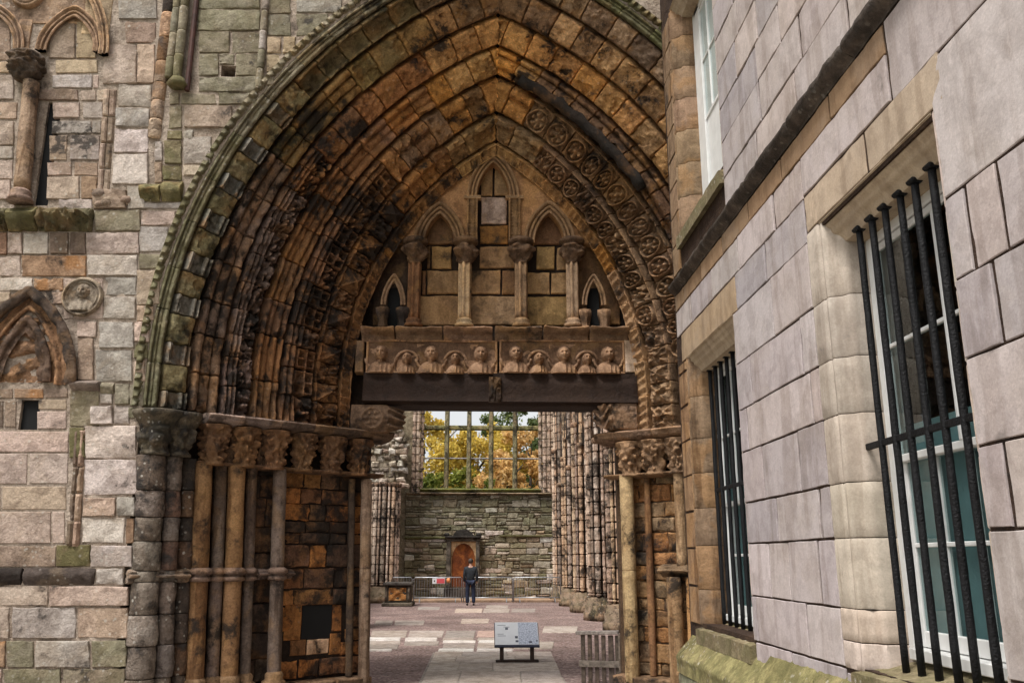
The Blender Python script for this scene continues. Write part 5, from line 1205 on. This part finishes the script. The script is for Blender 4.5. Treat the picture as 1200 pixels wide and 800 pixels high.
# ============================================================ wall monument
mon = tag(empty('wall_monument', (0, 39.8, 0)), 'dark stone wall monument with round pediment and rust-stained panel', 'monument')
MX = lambda x: float(onY(x, 660, 39.7)[0]); MZ = lambda y: float(onY(545, y, 39.7)[2])
M_DARK = stone_mat('dark_monument_stone', crust=.5, tint=(.12, .09, .06), tint_amt=.3, vary=.5, bump=.5)
m_pan = stone_mat('rust_stained_panel', crust=.36, tint=(.4, .13, .03), tint_amt=.9, vary=.6, bump=.3)
mb = MB(); mb.bbox((MX(521), 39.35, .0), (MX(563), 39.95, MZ(688)), .03); mb.build('base', M_DARK, mon, S(88, 82, 76))
mb = MB(); mb.bbox((MX(528), 39.72, MZ(688)), (MX(558), 39.92, MZ(634)), .01); mb.build('panel', M_TYMP, mon, S(196, 168, 134))
c0 = (MX(529.5) + MX(556.5)) / 2; hw = (MX(556.5) - MX(529.5)) / 2; pts = [(c0 + hw, MZ(687))] + [(c0 + hw * math.cos(t), MZ(655) + .7 * math.sin(t)) for t in np.linspace(0, math.pi, 15)] + [(c0 - hw, MZ(687))]
prism_y('stained_slab', pts, 39.69, 39.73, m_pan, mon, S(122, 66, 34))
for a, b in ((523, 528.5), (557.5, 562)):
    mb = MB(); mb.bbox((MX(a), 39.55, MZ(688)), (MX(b), 39.95, MZ(634)), .03); mb.build('pilaster', M_DARK, mon, S(118, 108, 96))
mb = MB(); mb.bbox((MX(522), 39.6, MZ(634)), (MX(563), 39.95, MZ(630)), .02); mb.build('frieze_band', M_DARK, mon, S(140, 132, 120))
mb = MB(); mb.bbox((MX(521), 39.42, MZ(630)), (MX(564), 39.95, MZ(627.5)), .02); mb.build('cornice', M_DARK, mon, S(66, 62, 58))
c_ = (MX(521) + MX(564)) / 2; pts = [(c_ + .46 * math.cos(t), MZ(628) + .3 * math.sin(t)) for t in np.linspace(0, math.pi, 13)]
prism_y('pediment', pts, 39.5, 39.93, M_DARK, mon, S(62, 58, 54))
for q in (MX(523), MX(561)): lathe(mon, q, 39.65, [(.05, MZ(628)), (.12, MZ(627)), (.13, MZ(625.5)), (.06, MZ(624))], S(60, 56, 52), M_DARK, 'finial', 12, .01)

# ============================================================ chest tomb
tx0, tx1 = float(onY(448, 700, 34.4)[0]), float(onY(483, 700, 34.4)[0]); tz = lambda y: float(onY(465, y, 34.4)[2])
tomb = tag(empty('chest_tomb', ((tx0 + tx1) / 2, 34.9, 0)), 'small stone chest tomb with carved ochre front panel in front of metal barrier', 'tomb')
H_ = tz(682)
mb = MB(); mb.bbox((tx0 - .02, 34.3, 0), (tx1 + .02, 35.8, .14), .03); mb.build('plinth', M_DARK, tomb, S(110, 100, 86))
mb = MB(); mb.bbox((tx0 + .1, 34.42, .14), (tx1 - .1, 35.7, H_ - .12), .03); mb.build('body', M_DARK, tomb, S(104, 94, 80))
mb = MB(); mb.bbox((tx0 + .02, 34.32, H_ - .12), (tx1 - .02, 35.8, H_), .03); mb.build('top_slab', M_DARK, tomb, S(92, 86, 80))
front_patch(tomb, tx0 + .24, .22, tx1 - .24, H_ - .2, 34.41, lambda U, V: .03 * np.sin(U * 9) * np.sin(V * 8) + .01, S(176, 120, 66), M_RUBBLE, 'carved_panel', 24, 22, .02, .04)
for q in (tx0 + .14, tx1 - .14): lathe(tomb, q, 34.42, shaft_prof(.05, .14, H_ - .12), S(112, 100, 86), M_DARK, 'corner_pilaster', 10)

# ============================================================ crowd barriers
M_GALV = plain_mat('galvanised_steel', (.42, .43, .45), .45, .8, var=.15)
def barrier(x0, x1, y, label):
    b = tag(empty('crowd_barrier', ((x0 + x1) / 2, y, 0)), label, 'barrier', 'metal crowd barriers along the end wall')
    z0, z1 = .2, 1.02; mb = MB(); r_ = .024
    mb.tube([(x0, y, .03), (x0, y, z1 - .06), (x0 + .06, y, z1), (x1 - .06, y, z1), (x1, y, z1 - .06), (x1, y, .03)], r_, 6); mb.tube([(x0, y, z0), (x1, y, z0)], r_, 6); mb.build('frame', M_GALV, b, smooth=True)
    n = int((x1 - x0) / .11)
    for k in range(1, n): g = MB(); xx = x0 + (x1 - x0) * k / n; g.tube([(xx, y, z0), (xx, y, z1)], .009, 5); g.build('upright_bar', M_GALV, b)
    for xx in (x0 + .25, x1 - .25): g = MB(); g.tube([(xx, y - .28, .02), (xx, y, .2), (xx, y + .28, .02)], .018, 6); g.build('foot', M_GALV, b)
bx_ = [float(onZ(x, 704)[0]) for x in (436, 484, 540)]; BY = 37.2
px2 = lambda x, Y: float(onY(x, 690, Y)[0])
barrier(px2(428, BY), px2(482.5, BY), BY, 'grey metal crowd barrier behind the chest tomb'); barrier(px2(485, BY), px2(541, BY), BY, 'grey metal crowd barrier carrying the small red sign'); barrier(px2(543.5, BY), px2(600.5, BY), BY, 'grey metal crowd barrier in front of the standing person'); barrier(px2(602, BY), px2(657, BY), BY, 'grey metal crowd barrier beside the far right pier')
sg = tag(empty('barrier_sign', (px2(514, BY), BY - .04, .8)), 'small red and white notice hung on the metal barrier', 'sign')
mb = MB(); mb.bbox((px2(506.5, BY), BY - .06, .76), (px2(521.5, BY), BY - .045, .99), .004); mb.build('board', plain_mat('sign_white', (.75, .74, .74), .5, var=.05), sg)
mb = MB(); mb.bbox((px2(511.5, BY), BY - .066, .78), (px2(521, BY), BY - .0605, .97), .002); mb.build('red_field', plain_mat('sign_red', (.62, .09, .1), .5, var=.05), sg)
mb = MB(); mb.tube([(px2(509, BY), BY - .062, .875), (px2(509, BY), BY - .067, .875)], .03, 12); mb.build('symbol', plain_mat('sign_black', (.05, .03, .04), .5), sg)
lm = tag(empty('hazard_lamp', (px2(525.5, BY), BY - .05, .9)), 'small orange hazard lamp clipped to the barrier beside the red sign', 'lamp')
lathe(lm, px2(525.5, BY), BY - .06, [(.03, .8), (.075, .82), (.085, .9), (.07, .97), (.02, 1.0)], None, plain_mat('amber_plastic', (.75, .28, .1), .4, var=.05), 'lens', 12, 0)

# ============================================================ person looking at the monument
def skin_body(name, verts, edges, rad, mat, parent, lvl=2):
    me = bpy.data.meshes.new(name); me.from_pydata(verts, edges, []); o = bpy.data.objects.new(name, me); COL.objects.link(o)
    md = o.modifiers.new('s', 'SKIN'); 
    for i, r_ in enumerate(rad): me.skin_vertices[0].data[i].radius = (r_ if isinstance(r_, tuple) else (r_, r_))
    me.skin_vertices[0].data[0].use_root = True
    o.modifiers.new('d', 'SUBSURF').levels = lvl; bpy.context.view_layer.update()
    dg = bpy.context.evaluated_depsgraph_get(); m2 = bpy.data.meshes.new_from_object(o.evaluated_get(dg)); bpy.data.objects.remove(o)
    m2.name = name; m2.materials.clear(); m2.shade_smooth(); return link(name, m2, mat, parent)
p_ = onZ(551, 709); PXc, PYc = float(p_[0]), float(p_[1])
per = tag(empty('person', (PXc, PYc, 0)), 'person in dark jacket and jeans standing with back turned, facing the monument', 'person')
T = lambda v: [(PXc + x, PYc + y, z) for x, y, z in v]
M_SKIN = plain_mat('skin', (.45, .26, .19), .5, var=.05); M_JACK = plain_mat('dark_jacket', (.018, .022, .028), .75, var=.3, bump=.6, bscale=25, vscale=14); M_JEAN = plain_mat('dark_jeans', (.014, .02, .045), .8, var=.3, bump=.5, bscale=30); M_HAIR = plain_mat('dark_hair', (.05, .032, .022), .6, var=.3); M_SHOE = plain_mat('dark_shoes', (.012, .011, .01), .5)
skin_body('body', T([(0, .0, .98), (0, .01, 1.2), (0, .0, 1.42), (0, 0, 1.5), (0, .02, 1.57), (0, .03, 1.66), (0, .02, 1.73), (-.2, 0, 1.40), (-.235, -.02, 1.12), (-.235, .04, .90), (-.23, .06, .82), (.2, 0, 1.40), (.24, -.02, 1.12), (.245, .04, .90), (.245, .06, .82), (-.1, 0, .9), (-.11, .0, .5), (-.11, -.02, .09), (.1, 0, .9), (.12, .0, .5), (.13, -.02, .09)]),
          [(0, 1), (1, 2), (2, 3), (3, 4), (4, 5), (5, 6), (2, 7), (7, 8), (8, 9), (9, 10), (2, 11), (11, 12), (12, 13), (13, 14), (0, 15), (15, 16), (16, 17), (0, 18), (18, 19), (19, 20)],
          [(.15, .1), (.13, .09), (.09, .07), .055, .07, .088, .06, .06, .045, .035, .03, .06, .045, .035, .03, .09, .06, .045, .09, .06, .045], M_SKIN, per)
skin_body('jacket', T([(0, .0, .84), (0, .01, 1.15), (0, .0, 1.38), (0, .01, 1.51), (-.2, 0, 1.40), (-.24, -.02, 1.12), (-.24, .04, .89), (.2, 0, 1.40), (.245, -.02, 1.12), (.25, .04, .89)]),
          [(0, 1), (1, 2), (2, 3), (2, 4), (4, 5), (5, 6), (2, 7), (7, 8), (8, 9)], [(.2, .14), (.185, .135), (.18, .13), (.1, .095), .085, .068, .056, .085, .068, .056], M_JACK, per)
skin_body('trousers', T([(0, 0, .95), (-.1, 0, .88), (-.115, 0, .5), (-.115, -.02, .08), (.1, 0, .88), (.125, 0, .5), (.135, -.02, .08)]), [(0, 1), (1, 2), (2, 3), (0, 4), (4, 5), (5, 6)], [(.16, .13), .115, .085, .075, .115, .085, .075], M_JEAN, per)
lathe(per, PXc, PYc + .015, [(.03, 1.585), (.083, 1.61), (.1, 1.66), (.1, 1.71), (.08, 1.755), (.03, 1.785), (.0, 1.79)], None, M_HAIR, 'hair', 16, .006, 14)
for q in (-.115, .135):
    skin_body('shoe', T([(q, -.05, .045), (q, .06, .04), (q, .17, .032)]), [(0, 1), (1, 2)], [(.05, .045), (.05, .04), (.04, .03)], M_SHOE, per)

# ============================================================ visitor information lectern
q_ = onZ(605, 776); SX, SY = float(q_[0]), float(q_[1])
sign = tag(empty('information_lectern', (SX, SY, 0)), 'low slanted white information panel on dark timber legs standing on the flagstone path', 'sign')
sz_ = lambda y: float(onY(605, y, SY)[2]); sxx = lambda x: float(onY(x, 760, SY)[0])
M_TIMB = plain_mat('dark_timber', (.05, .028, .02), .7, var=.3, bump=.4)
M_WHITE = plain_mat('white_panel', (.9, .91, .93), .15, var=.03)
m, t_, N, L = mk('printed_plan'); g = N.new('ShaderNodeNewGeometry'); vo = N.new('ShaderNodeTexVoronoi'); vo.inputs['Scale'].default_value = 26; vo.feature = 'DISTANCE_TO_EDGE'; L.new(g.outputs['Position'], vo.inputs['Vector'])
r_ = N.new('ShaderNodeValToRGB'); r_.color_ramp.elements[0].position = .02; r_.color_ramp.elements[1].position = .1; r_.color_ramp.elements[0].color = (.3, .34, .45, 1); r_.color_ramp.elements[1].color = (.66, .7, .8, 1)
b = N.new('ShaderNodeBsdfPrincipled'); b.inputs['Roughness'].default_value = .3; o = N.new('ShaderNodeOutputMaterial'); L.new(vo.outputs['Distance'], r_.inputs[0]); L.new(r_.outputs[0], b.inputs['Base Color']); L.new(b.outputs[0], o.inputs[0]); M_PRINT = m
xa, xb = sxx(580), sxx(631); zb, zt = sz_(755), sz_(729.5)
for px_ in (588, 623.5): mb = MB(); x_ = sxx(px_); mb.bbox((x_ - .035, SY - .035, .05), (x_ + .035, SY + .035, zb + .1), .006); mb.build('leg', M_TIMB, sign)
mb = MB(); mb.bbox((sxx(581), SY - .06, .0), (sxx(631), SY + .06, .05), .008); mb.build('foot_board', M_TIMB, sign)
ang = math.radians(40); hh = (zt - zb) / math.sin(ang)
Mx = Matrix.Translation((0, SY - .16, zb)) @ Matrix.Rotation(ang, 4, 'X')
mb = MB(); mb.bbox((xa - .012, -.005, -.05), (xb + .012, hh, -.012), .008, Mx); mb.build('backing_board', plain_mat('navy_edge', (.02, .025, .06), .4), sign)
mb = MB(); mb.box((xa, .03, -.012), (xb, hh - .005, -.004), Mx); mb.build('panel', M_WHITE, sign)
mb = MB(); mb.box((xa + (xb - xa) * .54, .035, -.004), (xb - .01, hh - .01, -.001), Mx); mb.build('printed_plan', M_PRINT, sign)
M_INK = plain_mat('print_ink', (.12, .13, .17), .5)
for ux, uy, w_, h_ in ((.24, .62, .05, .05), (.46, .26, .05, .05), (.47, .1, .05, .04), (.78, .06, .05, .04), (.94, .12, .03, .03)):
    mb = MB(); mb.box((xa + (xb - xa) * ux, .03 + hh * uy, -.004), (xa + (xb - xa) * ux + w_, .03 + hh * uy + h_, .0006), Mx); mb.build('print', M_INK, sign)
for k in range(9):
    mb = MB(); uy = .88 - k * .075; mb.box((xa + (xb - xa) * (.06 if uy < .6 or uy > .75 else .34), .03 + hh * uy, -.004), (xa + (xb - xa) * .2 + (.04 if k % 2 else .0), .03 + hh * uy + .004, .0), Mx); mb.build('text_line', M_INK, sign) if k in (1, 2, 6, 7) else None

# ============================================================ timber picket barrier at the threshold
M_OLDW = plain_mat('weathered_timber', (.2, .17, .145), .85, var=.3, bump=.6, bscale=40, vscale=20, objcol=True)
pk = tag(empty('picket_barrier', (1.75, 13.05, 0)), 'weathered grey timber picket barrier with cap rail beside the right door jamb', 'fence')
pa, pb = np.array((1.5, 13.15)), np.array((2.06, 13.0)); dr = (pb - pa) / np.linalg.norm(pb - pa); an = math.atan2(dr[1], dr[0]); LN = float(np.linalg.norm(pb - pa))
Mp = Matrix.Translation((pa[0], pa[1], 0)) @ Matrix.Rotation(an, 4, 'Z'); Ht = .68
for k in range(6):
    x_ = .02 + (LN - .08) * k / 5; mb = MB(); mb.bbox((x_, -.02, .0), (x_ + (.075 if k > 3 else .06), .02, Ht), .005, Mp); mb.build('picket', M_OLDW, pk, jit(S(84, 72, 62), .15))
mb = MB(); mb.bbox((-.03, -.05, Ht), (LN + .02, .07, Ht + .05), .008, Mp @ Matrix.Rotation(-.03, 4, 'Y')); mb.build('cap_rail', M_OLDW, pk, S(140, 130, 122))
mb = MB(); mb.bbox((-.01, -.045, .24), (LN, -.02, .33), .005, Mp); mb.build('mid_rail', M_OLDW, pk, S(116, 106, 96))
mb = MB(); mb.bbox((LN - .01, -.06, .0), (LN + .08, .04, Ht + .02), .006, Mp); mb.build('post', M_OLDW, pk, S(110, 98, 86))

# ============================================================ autumn trees beyond the end window
def leaf_mat(name, cols):
    m, t, N, L = mk(name); g = N.new('ShaderNodeNewGeometry'); r = N.new('ShaderNodeValToRGB'); cr = r.color_ramp
    while len(cr.elements) < len(cols): cr.elements.new(.5)
    for i, c in enumerate(cols): cr.elements[i].position = i / (len(cols) - 1); cr.elements[i].color = (*c[:3], 1)
    n = N.new('ShaderNodeTexNoise'); n.inputs['Scale'].default_value = .55; n.inputs['Detail'].default_value = 4; L.new(g.outputs['Position'], n.inputs['Vector'])
    w = N.new('ShaderNodeMath'); w.operation = 'MULTIPLY_ADD'; L.new(g.outputs['Random Per Island'], w.inputs[0]); w.inputs[1].default_value = .45
    k = N.new('ShaderNodeMath'); k.operation = 'SUBTRACT'; L.new(n.outputs['Fac'], k.inputs[0]); k.inputs[1].default_value = .22; L.new(k.outputs[0], w.inputs[2]); L.new(w.outputs[0], r.inputs[0])
    b = N.new('ShaderNodeBsdfPrincipled'); b.inputs['Roughness'].default_value = .65; b.inputs['Specular IOR Level'].default_value = .2; L.new(r.outputs[0], b.inputs['Base Color'])
    tr = N.new('ShaderNodeBsdfTranslucent'); L.new(r.outputs[0], tr.inputs[0]); mx = N.new('ShaderNodeMixShader'); mx.inputs[0].default_value = .35; L.new(b.outputs[0], mx.inputs[1]); L.new(tr.outputs[0], mx.inputs[2])
    o = N.new('ShaderNodeOutputMaterial'); L.new(mx.outputs[0], o.inputs[0]); return m
L_YEL = leaf_mat('yellow_autumn_leaves', [S(140, 134, 60), S(188, 166, 72), S(220, 190, 92), S(204, 184, 98), S(238, 218, 140)])
L_ORG = leaf_mat('copper_autumn_leaves', [S(172, 130, 76), S(206, 162, 98), S(222, 184, 122), S(212, 178, 124), S(234, 206, 152)])
L_GRN = leaf_mat('dull_green_leaves', [S(66, 80, 34), S(100, 112, 48), S(136, 140, 62), S(184, 172, 80)])
L_EVG = leaf_mat('evergreen_leaves', [S(46, 60, 34), S(76, 90, 52), S(108, 120, 70), S(150, 150, 96)])
M_BARK = plain_mat('bark', (.07, .055, .045), .9, bump=.8, var=.3)
def tree(name, label, x, y, h, rx, rz, mat, nleaf=9000, ls=.14, zc=None, trunk=.2):
    t = tag(empty(name, (x, y, -.03)), label, 'tree', None); zc = zc or h - rz
    mb = MB(); mb.tube([(x, y, -.05), (x + .1, y, h * .3), (x - .1, y + .1, h * .62), (x, y, h * .9)], [trunk, trunk * .8, trunk * .5, trunk * .12], 8)
    for k in range(7):
        a = k * 2.4; z0 = h * (.28 + .08 * k); mb.tube([(x, y, z0), (x + rx * .4 * math.cos(a), y + rx * .4 * math.sin(a), z0 + h * .12), (x + rx * .75 * math.cos(a), y + rx * .75 * math.sin(a), z0 + h * .2)], [trunk * .4, trunk * .25, .03], 6)
    mb.build('trunk', M_BARK, t, smooth=True)
    ncl = 70; rg = np.random.default_rng(int(abs(x * 97 + y * 13)) + 5)
    d = rg.normal(size=(ncl, 3)); d /= np.linalg.norm(d, axis=1)[:, None]; rad = rg.uniform(.35, 1.0, ncl) ** .6
    cc = d * rad[:, None] * np.array([rx, rx, rz]) + np.array([x, y, zc]); cr = rg.uniform(.35, .95, ncl) * rx * .3
    which = rg.integers(0, ncl, nleaf); p = rg.normal(size=(nleaf, 3)); p /= np.linalg.norm(p, axis=1)[:, None]; p = cc[which] + p * (cr[which] * rg.uniform(.3, 1.1, nleaf))[:, None]
    a = rg.normal(size=(nleaf, 3)); a /= np.linalg.norm(a, axis=1)[:, None]; b = np.cross(a, rg.normal(size=(nleaf, 3))); b /= np.linalg.norm(b, axis=1)[:, None]
    s = (ls * rg.uniform(.6, 1.3, nleaf))[:, None]
    V = np.stack([p - a * s, p - b * s * .55, p + a * s, p + b * s * .55], 1).reshape(-1, 3)
    me = bpy.data.meshes.new('crown'); me.vertices.add(len(V)); me.vertices.foreach_set('co', V.ravel()); me.loops.add(nleaf * 4); me.loops.foreach_set('vertex_index', np.arange(nleaf * 4, dtype=np.int32))
    me.polygons.add(nleaf); me.polygons.foreach_set('loop_start', np.arange(0, nleaf * 4, 4, dtype=np.int32)); me.update(calc_edges=True); me.validate()
    link('crown', me, mat, t); return t
tree('yellow_tree', 'golden yellow autumn tree seen through the left lights of the end window', -3.6, 57, 11.3, 3.4, 4.2, L_YEL, 16000)
tree('yellow_tree', 'yellow autumn tree seen through the middle lights of the end window', .0, 60, 11.6, 3.2, 4.2, L_YEL, 16000)
tree('copper_tree', 'copper-leaved autumn tree seen through the right lights of the end window', 3.6, 58, 10.6, 3.2, 4.6, L_ORG, 16000)
tree('copper_tree', 'lower coppery tree between the yellow tree and the evergreen', 1.6, 55, 8.6, 1.9, 3.4, L_ORG, 9000)
tree('evergreen_tree', 'tall dark evergreen rising above the copper tree', 3.2, 70, 15.2, 3.4, 4.6, L_EVG, 14000)
tree('green_tree', 'green bushy tree below the golden one at the window sill', -3.2, 50, 6.7, 2.0, 2.6, L_GRN, 10000, .12)
tree('green_tree', 'green bushy tree in front of the middle yellow tree', -.4, 50.5, 7.0, 1.8, 2.8, L_GRN, 9000, .12)
tree('yellow_tree', 'yellowing tree far left beyond the broken wall stub', -8.5, 60, 11, 3.4, 4.2, L_YEL, 9000)
tree('copper_tree', 'coppery tree far right beyond the aisle wall', 9, 62, 11, 3.6, 4.4, L_ORG, 9000)
